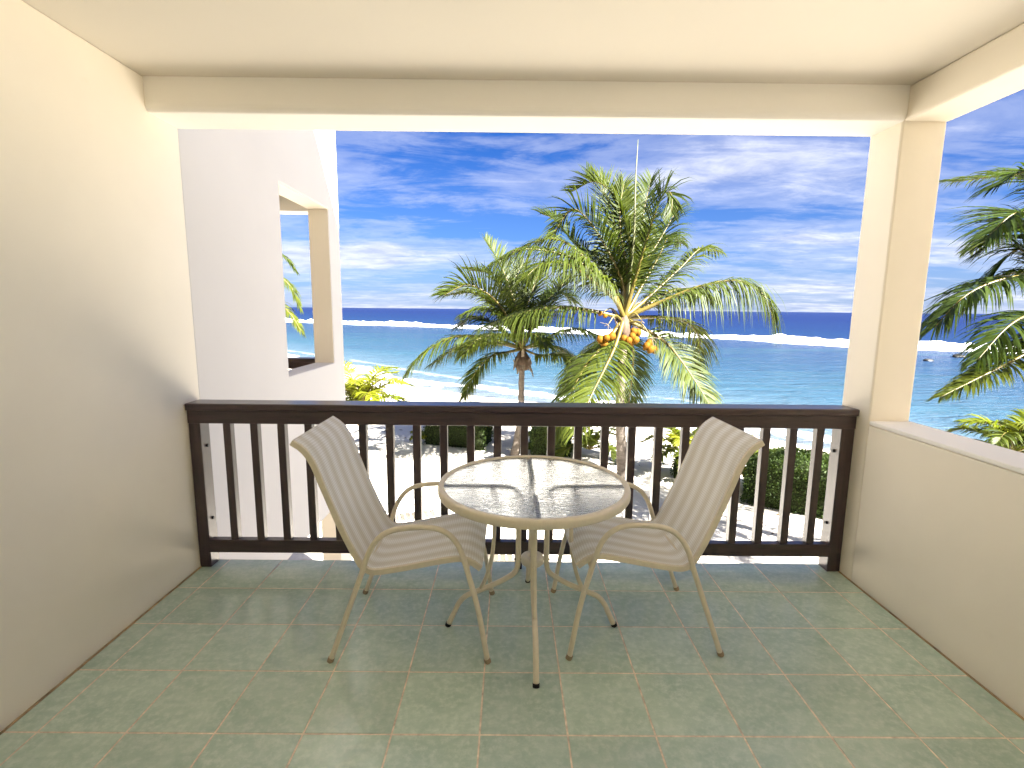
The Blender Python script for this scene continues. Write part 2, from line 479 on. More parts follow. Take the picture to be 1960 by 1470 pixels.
def mat_sea():
    m, t, b = newmat('lagoon_water')
    setb(b, rough=0.16, spec=0.22)
    at = NN(t, 'ShaderNodeAttribute', attribute_name='off')     # metres off the shore, 0..1 over 400 m
    off = at.outputs['Fac']
    geo = NN(t, 'ShaderNodeNewGeometry')
    pat = noise_node(t, 0.030, 5, 0.6, vec=geo.outputs['Position'], stretch=(0.6, 1.5, 1), dist=0.5)
    off2 = MATH(t, 'ADD', off, MATH(t, 'MULTIPLY', MATH(t, 'SUBTRACT', pat, 0.5), MATH(t, 'MULTIPLY', off, 0.55)))
    c = RAMP(t, off2, [(0.0, (0.0756, 0.0920, 0.1092)), (0.012, (0.0450, 0.0740, 0.0988)), (0.035, (0.0198, 0.0500, 0.0780)), (0.075, (0.0119, 0.0340, 0.0650)),
                       (0.13, (0.0098, 0.0265, 0.0600)), (0.20, (0.0092, 0.0225, 0.0600)), (0.25, (0.0060, 0.0190, 0.0560)), (0.45, (0.0048, 0.0145, 0.0520)), (1.0, (0.0044, 0.0115, 0.0490))])
    reef = noise_node(t, 0.11, 5, 0.62, vec=geo.outputs['Position'], stretch=(0.35, 1.3, 1), dist=0.8)
    inl = RAMP(t, off, [(0.0, 0.0), (0.03, 0.6), (0.19, 1.0), (0.24, 0.0)])
    c = MIX(t, MATH(t, 'MULTIPLY', MATH(t, 'MULTIPLY', RAMP(t, reef, [(0.50, 0.0), (0.68, 1.0)]), inl), 0.40), c, (0.018, 0.056, 0.062))
    c = MIX(t, MATH(t, 'MULTIPLY', MATH(t, 'MULTIPLY', RAMP(t, reef, [(0.30, 1.0), (0.46, 0.0)]), inl), 0.35), c, (0.010, 0.019, 0.048))
    # foam left by the wash on the beach
    fo = noise_node(t, 0.9, 6, 0.65, vec=geo.outputs['Position'], dist=1.0)
    fo2 = noise_node(t, 0.16, 4, 0.6, vec=geo.outputs['Position'])
    lines = MATH(t, 'SINE', MATH(t, 'ADD', MATH(t, 'MULTIPLY', off, 640.0), MATH(t, 'MULTIPLY', fo2, 9.0)))
    wash = MATH(t, 'MULTIPLY', RAMP(t, MATH(t, 'ADD', MATH(t, 'MULTIPLY', lines, 0.28), fo), [(0.50, 0.0), (0.68, 1.0)]),
                RAMP(t, off, [(0.0, 1.0), (0.006, 0.8), (0.014, 0.0)]))
    c = MIX(t, wash, c, (0.78, 0.80, 0.80))
    cap = noise_node(t, 0.22, 5, 0.7, vec=geo.outputs['Position'], stretch=(0.3, 1.0, 1))
    caps = MATH(t, 'MULTIPLY', RAMP(t, cap, [(0.735, 0.0), (0.76, 1.0)]), RAMP(t, off, [(0.20, 0.0), (0.30, 1.0), (0.9, 1.0)]))
    c = MIX(t, MATH(t, 'MULTIPLY', caps, 0.8), c, (0.75, 0.78, 0.82))
    t.links.new(c, b.inputs['Base Color'])
    t.links.new(MATH(t, 'ADD', MATH(t, 'MULTIPLY', wash, 0.6), 0.16), b.inputs['Roughness'])
    w1 = noise_node(t, 0.55, 5, 0.6, vec=geo.outputs['Position'], stretch=(0.45, 1.2, 1), dist=0.6)
    w2 = noise_node(t, 3.2, 4, 0.6, vec=geo.outputs['Position'], stretch=(0.6, 1.1, 1))
    bn = bump(t, b, MATH(t, 'ADD', w1, MATH(t, 'MULTIPLY', w2, 0.12)), 1.0, 0.9)
    # choppy water: mostly the colour of the depth, with a broken reflection of the sky on top
    df = NN(t, 'ShaderNodeBsdfDiffuse'); t.links.new(c, df.inputs[0]); t.links.new(bn.outputs[0], df.inputs['Normal'])
    gl = NN(t, 'ShaderNodeBsdfGlossy', i_Roughness=0.22); t.links.new(bn.outputs[0], gl.inputs['Normal'])
    fr = NN(t, 'ShaderNodeFresnel', i_IOR=1.25); t.links.new(bn.outputs[0], fr.inputs['Normal'])
    mx = NN(t, 'ShaderNodeMixShader')
    fac = MATH(t, 'MULTIPLY', MATH(t, 'MINIMUM', fr.outputs[0], 0.55), MATH(t, 'SUBTRACT', RAMP(t, off, [(0.0, 0.6), (0.2, 0.5), (0.3, 0.28), (1.0, 0.22)]), MATH(t, 'MULTIPLY', wash, 0.2)))
    t.links.new(fac, mx.inputs[0]); t.links.new(df.outputs[0], mx.inputs[1]); t.links.new(gl.outputs[0], mx.inputs[2])
    t.links.new(mx.outputs[0], t.nodes['Material Output'].inputs[0])
    return m
M_SEA = mat_sea()
M_FOAM = simple('sea_foam', (0.84, 0.85, 0.87), 0.9, 0.1, 0.5, 0.06, 0.6)
M_ROCK = simple('wet_reef_rock', (0.009, 0.008, 0.008), 0.6, 0.4, 3, 0.4, 0.6)
M_LOUNGE = simple('white_resin', (0.75, 0.74, 0.70), 0.45, 0.4)
M_DEBRIS = simple('dry_leaf_litter', (0.085, 0.06, 0.035), 0.9, 0.1)
M_DOOR = simple('dark_door_frame', (0.03, 0.022, 0.022), 0.4, 0.4)
M_BOUNCE = simple('cream_bounce_cloth', (0.90, 0.88, 0.83), 0.9, 0.1)  # kept pale so the added curtains throw daylight back

# ================================================================ LAND, SEA
GZ, SEA_Z = -3.0, -4.3
SHORE = [(-900, 900), (-200, 205), (-60, 88), (-24, 54), (-10.5, 39.3), (-5.5, 35), (-1.65, 31.7), (8.2, 26.9), (11.5, 22.2), (14, 19.1), (19, 13.5), (30, 3), (100, -60), (900, -800)]
def shore_y(x):
    for (xa, ya), (xb, yb) in zip(SHORE, SHORE[1:]):
        if x <= xb:
            return ya + (yb-ya)*(x-xa)/(xb-xa)
    return SHORE[-1][1]
def off_shore(x, y):
    """metres seaward of the waterline, measured square to the beach (negative on land)"""
    best = 1e9
    for (xa, ya), (xb, yb) in zip(SHORE, SHORE[1:]):
        dx, dy = xb-xa, yb-ya
        u = max(0.0, min(1.0, ((x-xa)*dx + (y-ya)*dy)/(dx*dx+dy*dy)))
        best = min(best, math.hypot(x-xa-u*dx, y-ya-u*dy))
    return best if y > shore_y(x) else -best
def land_z(x, y):
    d = off_shore(x, y)
    n = noise.noise(Vector((x*0.35, y*0.35, 0)))*0.09 + noise.noise(Vector((x*1.3, y*1.3, 4)))*0.035
    if d > 0: return SEA_Z - min(3.0, d*0.10)
    s = min(1.0, -d/12.0)
    s = s*s*(3-2*s)*0.35 + s*0.65
    return SEA_Z + (GZ-SEA_Z)*s + n*min(1.0, -d/3.0)

def axis(lo, hi, fine_lo, fine_hi, step, grow):
    a = [fine_lo]
    while a[-1] < fine_hi: a.append(a[-1]+step)
    s = step
    while a[-1] < hi: s *= grow; a.append(min(hi, a[-1]+s))
    s = step; b = []
    v = fine_lo
    while v > lo: s *= grow; v = max(lo, v-s); b.append(v)
    return list(reversed(b)) + a

def build_land():
    xs = axis(-400, 400, -16, 22, 0.45, 1.25)
    ys = axis(-300, 400, 3, 36, 0.45, 1.25)
    V, wet = [], []
    for y in ys:
        for x in xs:
            z = land_z(x, y)
            V.append((x, y, z)); wet.append(max(0.0, min(1.0, 1.0-(z-SEA_Z)/0.28)))
    nx = len(xs)
    Fc = [(j*nx+i, j*nx+i+1, (j+1)*nx+i+1, (j+1)*nx+i) for j in range(len(ys)-1) for i in range(nx-1)]
    o = mk('beach_ground', V, Fc, M_SAND, smooth=True)
    a = o.data.attributes.new('wet', 'FLOAT', 'POINT'); a.data.foreach_set('value', wet)
    tag(o, 'pale coral sand sloping down to the lagoon', kind='structure')

def build_sea():
    xs = axis(-60000, 60000, -90, 110, 2.2, 1.22)
    ys = axis(-60000, 60000, 2, 190, 2.2, 1.22)
    V, off = [], []
    for y in ys:
        for x in xs:
            d = off_shore(x, y) if abs(x) < 900 and -800 < y < 900 else 400.0
            V.append((x, y, SEA_Z)); off.append(max(0.0, min(1.0, d/400.0)))
    nx = len(xs)
    Fc = []
    for j in range(len(ys)-1):
        for i in range(nx-1):
            # leave out the cells that lie well inland, under the sand
            if ys[j+1] < 900 and max(off_shore(xs[i], ys[j]) if abs(xs[i]) < 900 and abs(ys[j]) < 900 else 1,
                                     off_shore(xs[i+1], ys[j+1]) if abs(xs[i+1]) < 900 and abs(ys[j+1]) < 900 else 1) < -12:
                continue
            Fc.append((j*nx+i, j*nx+i+1, (j+1)*nx+i+1, (j+1)*nx+i))
    o = mk('sea', V, Fc, M_SEA, smooth=True)
    a = o.data.attributes.new('off', 'FLOAT', 'POINT'); a.data.foreach_set('value', off)
    tag(o, 'turquoise lagoon turning deep blue beyond the reef', kind='structure')

def build_surf():
    """the line of breakers on the reef edge: a tumbled ridge of foam with a sheet of foam running in front of it"""
    line = catmull([(-330, 395, 0), (-160, 262, 0), (-95, 214, 0), (-62, 192, 0), (-18, 161, 0), (44, 117, 0), (62, 96, 0), (72, 86, 0), (95, 70, 0), (140, 34, 0), (220, -40, 0)], 620)
    rows = 15
    V = []
    n = len(line)
    for i, p in enumerate(line):
        a = line[max(0, i-1)]; b = line[min(n-1, i+1)]
        T = (b-a).normalized(); N = Vector((T.y, -T.x, 0))          # towards the shore
        if N.y > 0: N = -N
        s = i*0.9
        g = 0.5+0.5*noise.noise(Vector((s*0.035, 3.3, 0)))
        h = 0.95 + 0.9*noise.noise(Vector((s*0.05, 0, 0))) + 0.5*noise.noise(Vector((s*0.3, 5, 0)))
        h = max(0.25, h)
        run = 2.5 + 13.0*g*g + 3.5*abs(noise.noise(Vector((s*0.12, 9, 0)))) + 1.5*noise.noise(Vector((s*0.6, 2, 0)))
        for k in range(rows):
            u = k/(rows-1)
            d = -2.2 + u*(run+2.2)
            prof = math.exp(-((d-0.2)/1.15)**2)
            z = 0.05 + h*prof*(1+0.35*noise.noise(Vector((s*0.8, d*0.9, 2)))) + 0.10*max(0.0, noise.noise(Vector((s*0.5, d*0.6, 7))))
            if k in (0, rows-1): z = -0.12
            q = p + N*(d + (0.8*noise.noise(Vector((s*0.5, d, 1))) if k == rows-1 else 0))
            V.append((q.x, q.y, SEA_Z+z))
    Fc = [(i*rows+k, i*rows+k+1, (i+1)*rows+k+1, (i+1)*rows+k) for i in range(n-1) for k in range(rows-1)]
    o = mk('surf', V, Fc, M_FOAM, smooth=True)
    tag(o, 'long white line of surf breaking on the reef', 'surf', kind='stuff')

build_land(); build_sea(); build_surf()

def build_rock(px, py, sx, label):
    c = at_z(px, py, SEA_Z)
    bm = bmesh.new()
    bmesh.ops.create_icosphere(bm, subdivisions=3, radius=1.0)
    for v in bm.verts:
        k = 1+0.45*noise.noise(v.co*1.7+Vector((px, 0, 0)))
        v.co = Vector((v.co.x*sx*k, v.co.y*sx*0.7*k, max(-0.2, v.co.z*0.42*sx*k)))
    o = bm_mesh('reef_rock', bm, M_ROCK, smooth=True); o.location = c
    tag(o, label, 'rock', 'dark rocks in the lagoon')
build_rock(1777, 691, 0.62, 'small dark rock breaking the lagoon surface just right of the corner column')
build_rock(1836, 684, 0.95, 'dark flat rock in the lagoon under the right-hand palm frond')

# ================================================================ BALCONY SHELL
XL, XR = -1.80, 2.16            # inner wall faces
YF, YB = 1.0, -2.17             # floor edge, rear wall
ZC, ZS = 2.760, 2.590           # ceiling, beam soffit
PW = 0.235                      # parapet / column thickness
XO = XR+PW

# floor slab with one object per tile
fl = boxo('balcony_floor', XL+0.002, XR-0.002, YB+0.002, YF, -0.22, -0.0012, M_GROUT, bev=0)
tag(fl, 'green tiled balcony floor with pale grout lines', kind='structure')
TS = 1/3.0
def build_tiles():
    cache = {}
    g = 0.0031
    i0, i1 = math.floor(XL/TS), math.ceil(XR/TS)
    j0, j1 = math.floor(YB/TS), 3
    for j in range(j0, j1):
        for i in range(i0, i1):
            xa, xb = max(i*TS+g, XL+0.006), min((i+1)*TS-g, XR-0.006)
            ya, yb = max(j*TS+g, YB+0.006), min((j+1)*TS-g, YF-0.001)
            if xb-xa < 0.02 or yb-ya < 0.02: continue
            key = (round(xb-xa, 4), round(yb-ya, 4))
            if key not in cache:
                hx, hy = key[0]/2, key[1]/2
                bm = bbox_bm(-hx, hx, -hy, hy, -0.0085, 0.0, 0)
                ed = [e for e in bm.edges if all(abs(v.co.z) < 1e-6 for v in e.verts)]
                bmesh.ops.bevel(bm, geom=ed, offset=0.0018, segments=1, affect='EDGES')
                me = bpy.data.meshes.new('tile'); bm.to_mesh(me); bm.free(); me.materials.append(M_TILE)
                cache[key] = me
            o = link_mesh('tile', cache[key], fl)
            o.location = ((xa+xb)/2-fl.location.x, (ya+yb)/2-fl.location.y, random.uniform(-0.0004, 0.0004)-fl.location.z)
            o.rotation_euler = (random.uniform(-1, 1)*0.0012, random.uniform(-1, 1)*0.0012, random.uniform(-1, 1)*0.0012)
build_tiles()

for xx in (XL+0.006, XR-0.006):
    path = [Vector((xx+0.0012*noise.noise(Vector((k*0.7, xx, 0))), YB+0.02+(0.98-YB)*k/60, 0.001))-fl.location for k in range(61)]
    V, Fc = tube_geo(path, 0.0055, 6)
    mk('sealant_bead', V, Fc, M_BEAD, fl, smooth=True)
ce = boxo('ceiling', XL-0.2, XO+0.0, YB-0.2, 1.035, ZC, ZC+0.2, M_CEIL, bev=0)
tag(ce, 'flat cream plaster ceiling over the balcony', kind='structure')

# left party wall, runs past the railing to carry the neighbouring balcony, with one opening
sw = boxo('side_wall', XL-0.215, XL, YB, 1.034, -0.57, ZC-0.001, M_WALL, bev=0.006)
tag(sw, 'smooth cream plaster wall along the left side of the balcony', 'wall')
V, Fc = grid_wall([1.036, 2.31, 3.45, 3.77], [-0.57, 1.0, 2.61, 5.6], {(1, 1)}, XL-0.2145, XL-0.003)
o = mk('outer_wall', V, Fc, M_OUTER); bevel_mod(o, 0.010)
tag(o, 'white outer wall beyond the railing with a square opening onto the next balcony', 'wall')

ol = empty('opening_lining', (XL-0.11, 2.88, 1.0))
boxo('jamb', XL-0.2125, XL-0.010, 3.443, 3.4498, 1.001, 2.602, M_WALL, ol, bev=0)
boxo('jamb', XL-0.2125, XL-0.010, 2.3102, 2.317, 1.001, 2.602, M_WALL, ol, bev=0)
boxo('head', XL-0.2125, XL-0.010, 2.3102, 3.4498, 2.603, 2.6098, M_WALL, ol, bev=0)
tag(ol, 'cream plaster lining inside the opening of the white outer wall', 'wall lining')
# front beam with a soft rounded lower edge
def beam_x(name, x0, x1, y0, y1, z0, z1, r, label):
    prof = [(y0, z1), (y0, z0+r)]
    for k in range(1, 5):
        a = math.pi/2*k/4
        prof.append((y0+r*0.6*(1-math.cos(a)), z0+r-r*math.sin(a)))
    prof += [(y1, z0), (y1, z1)]
    n = len(prof)
    V = [(x0, y, z) for y, z in prof] + [(x1, y, z) for y, z in prof]
    Fc = [(k, k+n, (k+1) % n+n, (k+1) % n) for k in range(n)]
    Fc = [tuple(reversed(f)) for f in Fc] + [tuple(range(n)), tuple(reversed(range(n, 2*n)))]
    o = mk(name, V, Fc, M_BEAM)
    tag(o, label, 'beam')
    return o
beam_x('front_beam', XL+0.001, XR-0.001, 0.775, 1.035, ZS, ZC-0.001, 0.040, 'wide cream beam across the top of the sea view')
bs = boxo('side_beam', XR, XO, YB, 0.797, ZS-0.003, ZC-0.001, M_WALL, bev=0.012)
tag(bs, 'cream beam running along the right side above the open side', 'beam')
cl = boxo('corner_column', XR, XO, 0.80, 1.05, -0.57, ZC-0.002, M_WALL, bev=0.010)
tag(cl, 'square cream plaster column at the front right corner', 'column')
pr = empty('parapet_wall', (XR+PW/2, -0.9, -0.57))
boxo('wall_body', XR, XO, YB, 0.797, -0.57, 0.955, M_WALL, pr, bev=0.006)
boxo('coping', XR-0.001, XO+0.006, YB, 0.796, 0.957, 0.980, M_BEAM, pr, bev=0.007)
tag(pr, 'low cream parapet wall along the right side with a pale flat top', 'wall')
# rear wall of the balcony behind the viewer
rw = empty('rear_wall', (0, YB, 0))
def bounce_curtain(x0, x1, y, parent):  # unseen pale cloth, added to bounce daylight onto the beam and walls
    n = 90; V = []
    for i in range(n+1):
        x = x0+(x1-x0)*i/n
        yy = y+0.022*math.sin(i*0.9)+0.008*math.sin(i*2.3)
        V += [(x, yy, 0.02), (x, yy, 2.14)]
    o = mk('bounce_curtain', V, [(2*i, 2*i+2, 2*i+3, 2*i+1) for i in range(n)], M_BOUNCE, parent, smooth=True, origin=parent.location)
    return o
boxo('wall_body', XL, -1.15, YB-0.2, YB-0.001, 0.0, ZC-0.002, M_WALL, rw, bev=0)
boxo('wall_body', 1.45, XR-0.001, YB-0.2, YB-0.001, 0.0, ZC-0.002, M_WALL, rw, bev=0)
boxo('lintel', -1.149, 1.449, YB-0.2, YB-0.001, 2.15, ZC-0.002, M_WALL, rw, bev=0)
boxo('door_frame', -1.145, 0.15, YB-0.15, YB-0.09, 0.0, 2.148, M_DOOR, rw)
bounce_curtain(-1.13, 0.16, YB-0.045, rw)
boxo('door_frame', 0.152, 1.445, YB-0.13, YB-0.07, 0.0, 2.148, M_DOOR, rw)
bounce_curtain(0.165, 1.43, YB-0.045, rw)
tag(rw, 'rear balcony wall with pale curtains added across its doorway to bounce light', 'wall')

# the storeys of the same building above, below and beside
hb = empty('hotel_block', (0.3, -6, GZ))
boxo('upper_storey', XL+0.001, XO, -9, 1.035, ZC+0.201, 6.15, M_WALL, hb, bev=0)
boxo('lower_storey', XL+0.001, XO, -9, -1.6, GZ-0.3, -0.221, M_WALL, hb, bev=0)
boxo('rear_rooms', XL+0.001, XO, -9, YB-0.21, -0.22, ZC+0.2, M_WALL, hb, bev=0)
boxo('side_wing', XO+0.002, 9.5, -9, -1.75, GZ-0.3, 6.15, M_WALL, hb, bev=0)
tag(hb, 'cream plastered holiday apartment block around the balcony', 'building')

# neighbouring balcony seen through the opening, one step further out
nb = empty('neighbour_balcony', (-3.8, 2.2, -0.57))
XA, XB = -5.9, XL-0.2165
boxo('floor_slab', XA, XB, -1.0, 3.765, -0.22, 0.0, M_WALL, nb, bev=0.005)
boxo('ceiling_slab', XA, XB, -1.0, 3.765, ZC, ZC+0.2, M_CEIL, nb, bev=0.005)
boxo('front_beam', XA, XB, 3.55, 3.765, 2.60, ZC-0.002, M_BEAM, nb, bev=0.015)
boxo('rear_wall', XA, XB, -1.2, -1.002, -0.57, ZC+0.2, M_WALL, nb, bev=0)
boxo('end_wall', XA-0.215, XA-0.001, -1.2, 3.765, -0.57, ZC+0.2, M_WALL, nb, bev=0)
boxo('upper_storey', XA, XB, -9, 3.3, ZC+0.202, 5.6, M_WALL, nb, bev=0)
tag(nb, 'neighbouring balcony glimpsed through the wall opening on the left', 'balcony')
pc = boxo('ground_pillar', XL-0.215, XL-0.002, 3.40, 3.765, GZ-0.3, -0.572, M_WALL, bev=0.01)
tag(pc, 'cream pillar at ground level under the end of the left wall', 'pillar')

# ================================================================ RAILINGS
def railing(name, x0, x1, yf, label, full=True):
    """timber balustrade: cap, top rail, bottom rail, end posts, square balusters"""
    t = empty(name, ((x0+x1)/2, yf+0.05, 0.0))
    boxo('cap_rail', x0+0.002, x1-0.002, yf-0.018, yf+0.125, 0.988, 1.030, M_RAIL, t, bev=0.006)
    boxo('top_rail', x0+0.004, x1-0.004, yf-0.002, yf+0.040, 0.908, 0.9865, M_RAIL, t, bev=0.003)
    boxo('bottom_rail', x0+0.074, x1-0.084, yf-0.004, yf+0.046, 0.100, 0.182, M_RAIL, t, bev=0.004)
    for s, (a, b) in enumerate(((x0+0.003, x0+0.072), (x1-0.082, x1-0.003))):
        p = boxo('post', a, b, yf+0.004, yf+0.095, 0.0005, 0.9075, M_POST, t, bev=0.004)
        if not full: continue
        xi = b if s == 0 else a
        sg = 1 if s == 0 else -1
        for z in (0.30, 0.76):
            V, Fc = [], []
            tube_geo([Vector((xi, yf+0.055, z))-t.location, Vector((xi+sg*0.010, yf+0.055, z))-t.location], 0.0105, 6, V=V, Fc=Fc)
            bo = mk('bolt', V, Fc, M_BOLT, p)
    n = 23 if full else 24
    me = None
    for i in range(n):
        xa = x0+0.206+i*0.1603
        if xa+0.045 > x1-0.1: break
        if me is None:
            bm = bbox_bm(-0.0225, 0.0225, -0.0225, 0.0225, 0.0, 0.7255, 0.003)
            me = bpy.data.meshes.new('baluster'); bm.to_mesh(me); bm.free(); me.materials.append(M_POST)
        o = link_mesh('baluster', me, t)
        o.location = Vector((xa+0.0225, yf+0.0245, 0.1823)) - t.location
    if full:
        xm = 0.165
        boxo('foot_block', xm-0.022, xm+0.022, yf+0.004, yf+0.048, 0.0005, 0.0995, M_POST, t, bev=0.003)
    tag(t, label, 'railing')
    return t
railing('timber_railing', XL, XR, 0.895, 'dark brown timber railing with square balusters across the balcony front')
railing('timber_railing', XA, XB, 3.60, 'dark railing of the neighbouring balcony seen through the wall opening', False)

# ================================================================ TABLE
def build_table():
    cx, cyy = 0.222, 0.335
    t = empty('glass_table', (cx, cyy, 0.0))
    R, zt, zb = 0.462, 0.764, 0.722
    prof = [(R-0.030, zt-0.006), (R-0.026, zt-0.001), (R-0.010, zt), (R-0.003, zt-0.004), (R, zt-0.012), (R, zb+0.006), (R-0.003, zb+0.001), (R-0.008, zb), (R-0.012, zb+0.003),
            (R-0.013, zt-0.016), (R-0.030, zt-0.016)]
    V, Fc = lathe_geo(prof, 96, closed=True)
    mk('rim', V, [tuple(reversed(f)) for f in Fc], M_FRAME, t, smooth=True)
    r2 = R-0.0145
    V, Fc = lathe_geo([(0.0005, zt-0.0145), (r2*0.5, zt-0.0145), (r2-0.016, zt-0.0145), (r2-0.016, zt-0.0085), (r2*0.5, zt-0.0085), (0.0005, zt-0.0085)], 96, closed=True)
    outward(mk('glass_top', V, Fc, M_GLASS, t, smooth=False))
    rt = 0.0135
    for k, a in enumerate((-90, 0, 90, 180)):
        ang = math.radians(a+0.5)
        c, s = math.cos(ang), math.sin(ang)
        def P(r, z, off=0.0): return Vector((c*r - s*off, s*r + c*off, z))
        path = catmull([P(r2-0.004, 0.728), P(0.30, 0.728), P(0.15, 0.727), P(0.098, 0.712), P(0.075, 0.672), P(0.071, 0.60), P(0.070, 0.46), P(0.071, 0.345), P(0.084, 0.296), P(0.125, 0.262),
                        P(0.20, 0.222), P(0.275, 0.190), P(0.330, 0.165), P(0.366, 0.126), P(0.390, 0.075), P(0.419, 0.010)], 64)
        V, Fc = tube_geo(path, rt, 10)
        leg = mk('leg', V, Fc, M_FRAME, t, smooth=True)
        V, Fc = tube_geo([P(0.4185, 0.016), P(0.4235, 0.0006)], rt+0.0015, 12)
        mk('foot_cap', V, Fc, M_RUBBER, leg, smooth=False)
        bp = catmull([P(0.205, 0.722), P(0.196, 0.66), P(0.190, 0.56), P(0.192, 0.46), P(0.204, 0.36), P(0.228, 0.27), P(0.255, 0.205)], 24)
        V, Fc = tube_geo(bp, 0.0105, 10)
        mk('brace', V, Fc, M_FRAME, t, smooth=True)
    # umbrella ring between the uprights, with its hole and bolts
    V, Fc = lathe_geo([(0.021, 0.345), (0.021, 0.378), (0.026, 0.383), (0.050, 0.383), (0.0565, 0.376), (0.0565, 0.347), (0.052, 0.341), (0.026, 0.341)], 32, closed=True)
    rg = mk('umbrella_ring', V, [tuple(reversed(f)) for f in Fc], M_RINGW, t, smooth=True)
    for a in (0, 90, 180, 270):
        c, s = math.cos(math.radians(a+0.5)), math.sin(math.radians(a+0.5))
        V, Fc = tube_geo([Vector((c*0.052, s*0.052, 0.362)), Vector((c*0.092, s*0.092, 0.362))], 0.0045, 6)
        mk('bolt', V, Fc, M_RUBBER, rg)
    tag(t, 'round beige metal table with a rippled glass top between the two chairs', 'table')
build_table()

# ================================================================ CHAIRS
def build_chair(name, loc, rz, label, seed):
    """sling chair facing +x in its own frame; x=0 midway between the feet"""
    t = empty(name, loc, rz)
    hw = 0.280                                  # half width at the feet
    arm = [(-0.352, 0.004), (-0.272, 0.225), (-0.196, 0.433), (-0.174, 0.500), (-0.149, 0.553), (-0.112, 0.600), (-0.066, 0.628), (-0.010, 0.641), (0.072, 0.647),
           (0.141, 0.640), (0.193, 0.613), (0.231, 0.565), (0.254, 0.503), (0.281, 0.405), (0.319, 0.255), (0.362, 0.004)]
    rail = [(-0.497, 1.004), (-0.455, 0.975), (-0.428, 0.940), (-0.404, 0.890), (-0.366, 0.785), (-0.297, 0.605), (-0.232, 0.465), (-0.200, 0.423), (-0.165, 0.407), (-0.120, 0.408),
            (-0.026, 0.424), (0.108, 0.452), (0.205, 0.470), (0.250, 0.470), (0.285, 0.455), (0.320, 0.428)]
    yr = hw-0.034
    for s in (-1, 1):
        path = catmull([(x, s*hw, z) for x, z in arm], 56)
        # the arm flattens where the hand rests
        V, Fc = [], []
        tube_geo(path, 0.0125, 10, V=V, Fc=Fc)
        V = [Vector(v) for v in V]
        fr = mk('arm_frame', V, Fc, M_FRAME, t, smooth=True)
        for xx, zz, dx in ((-0.352, 0.0, -0.004), (0.362, 0.0, 0.004)):
            V, Fc = tube_geo([Vector((xx-dx*1.2, s*hw, 0.020)), Vector((xx+dx*0.6, s*hw, 0.0006))], 0.0150, 10)
            mk('foot_cap', V, Fc, M_CAP, fr)
        rp = catmull([(x, s*yr, z) for x, z in rail], 60)
        # side rail: flat aluminium section that follows the seat and back
        V, Fc = [], []
        n = len(rp)
        for i in range(n):
            a = rp[max(0, i-1)]; b = rp[min(n-1, i+1)]
            T = (b-a).normalized(); Nn = Vector((T.z, 0, -T.x))           # into the frame's outer side
            for dy, dn in ((-0.009, 0.0), (0.009, 0.0), (0.009, 0.027), (-0.009, 0.027)):
                q = rp[i] + Vector((0, dy, 0)) - Nn*dn
                V.append(q)
        for i in range(n-1):
            for k in range(4):
                Fc.append((i*4+k, i*4+(k+1) % 4, (i+1)*4+(k+1) % 4, (i+1)*4+k))
        Fc += [(3, 2, 1, 0), tuple((n-1)*4+k for k in range(4))]
        ro = mk('side_rail', V, Fc, M_FRAME, t); bevel_mod(ro, 0.003, 2)
    # crossbars under seat, at back and seat front
    for (x, z), r in (((-0.196, 0.425), 0.010), ((0.268, 0.440), 0.010)):
        V, Fc = tube_geo([Vector((x, -hw, z)), Vector((x, hw, z))], r, 8)
        mk('crossbar', V, Fc, M_FRAME, t, smooth=True)
    # sling
    sp = catmull([(x, 0, z) for x, z in rail], 72)
    nl, nc = len(sp), 25
    V, Fc, UV = [], [], []
    acc = 0.0
    half = yr-0.003
    for i in range(nl):
        if i: acc += (sp[i]-sp[i-1]).length
        a = sp[max(0, i-1)]; b = sp[min(nl-1, i+1)]
        T = (b-a).normalized(); Nn = Vector((-T.z, 0, T.x))              # faces the sitter
        if Nn.z < 0: Nn = -Nn
        for k in range(nc):
            w_ = -1+2*k/(nc-1)
            sag = -0.016*(1-w_**2)*math.sin(math.pi*min(1, max(0, i/(nl-1))))**0.5
            q = sp[i] + Vector((0, w_*half, 0)) + Nn*(0.0262+sag)
            V.append(q); UV.append((acc, w_*half+0.4))
    for i in range(nl-1):
        for k in range(nc-1):
            Fc.append((i*nc+k, i*nc+k+1, (i+1)*nc+k+1, (i+1)*nc+k))
    so_ = mk('sling', V, Fc, M_SLING, t, smooth=True)
    uvl = so_.data.uv_layers.new(name='UVMap')
    for lp in so_.data.loops: uvl.data[lp.index].uv = UV[lp.vertex_index]
    m = so_.modifiers.new('cloth', 'SOLIDIFY'); m.thickness = 0.002; m.offset = 0
    tag(t, label, 'chair', 'striped sling chairs at the table')
    return t
build_chair('sling_chair', (-0.349, 0.343, 0.0), 0.0, 'beige striped sling chair left of the table, facing right', 1)
build_chair('sling_chair', (0.735, 0.386, 0.0), math.pi+math.radians(2.6), 'beige striped sling chair right of the table, facing left', 2)

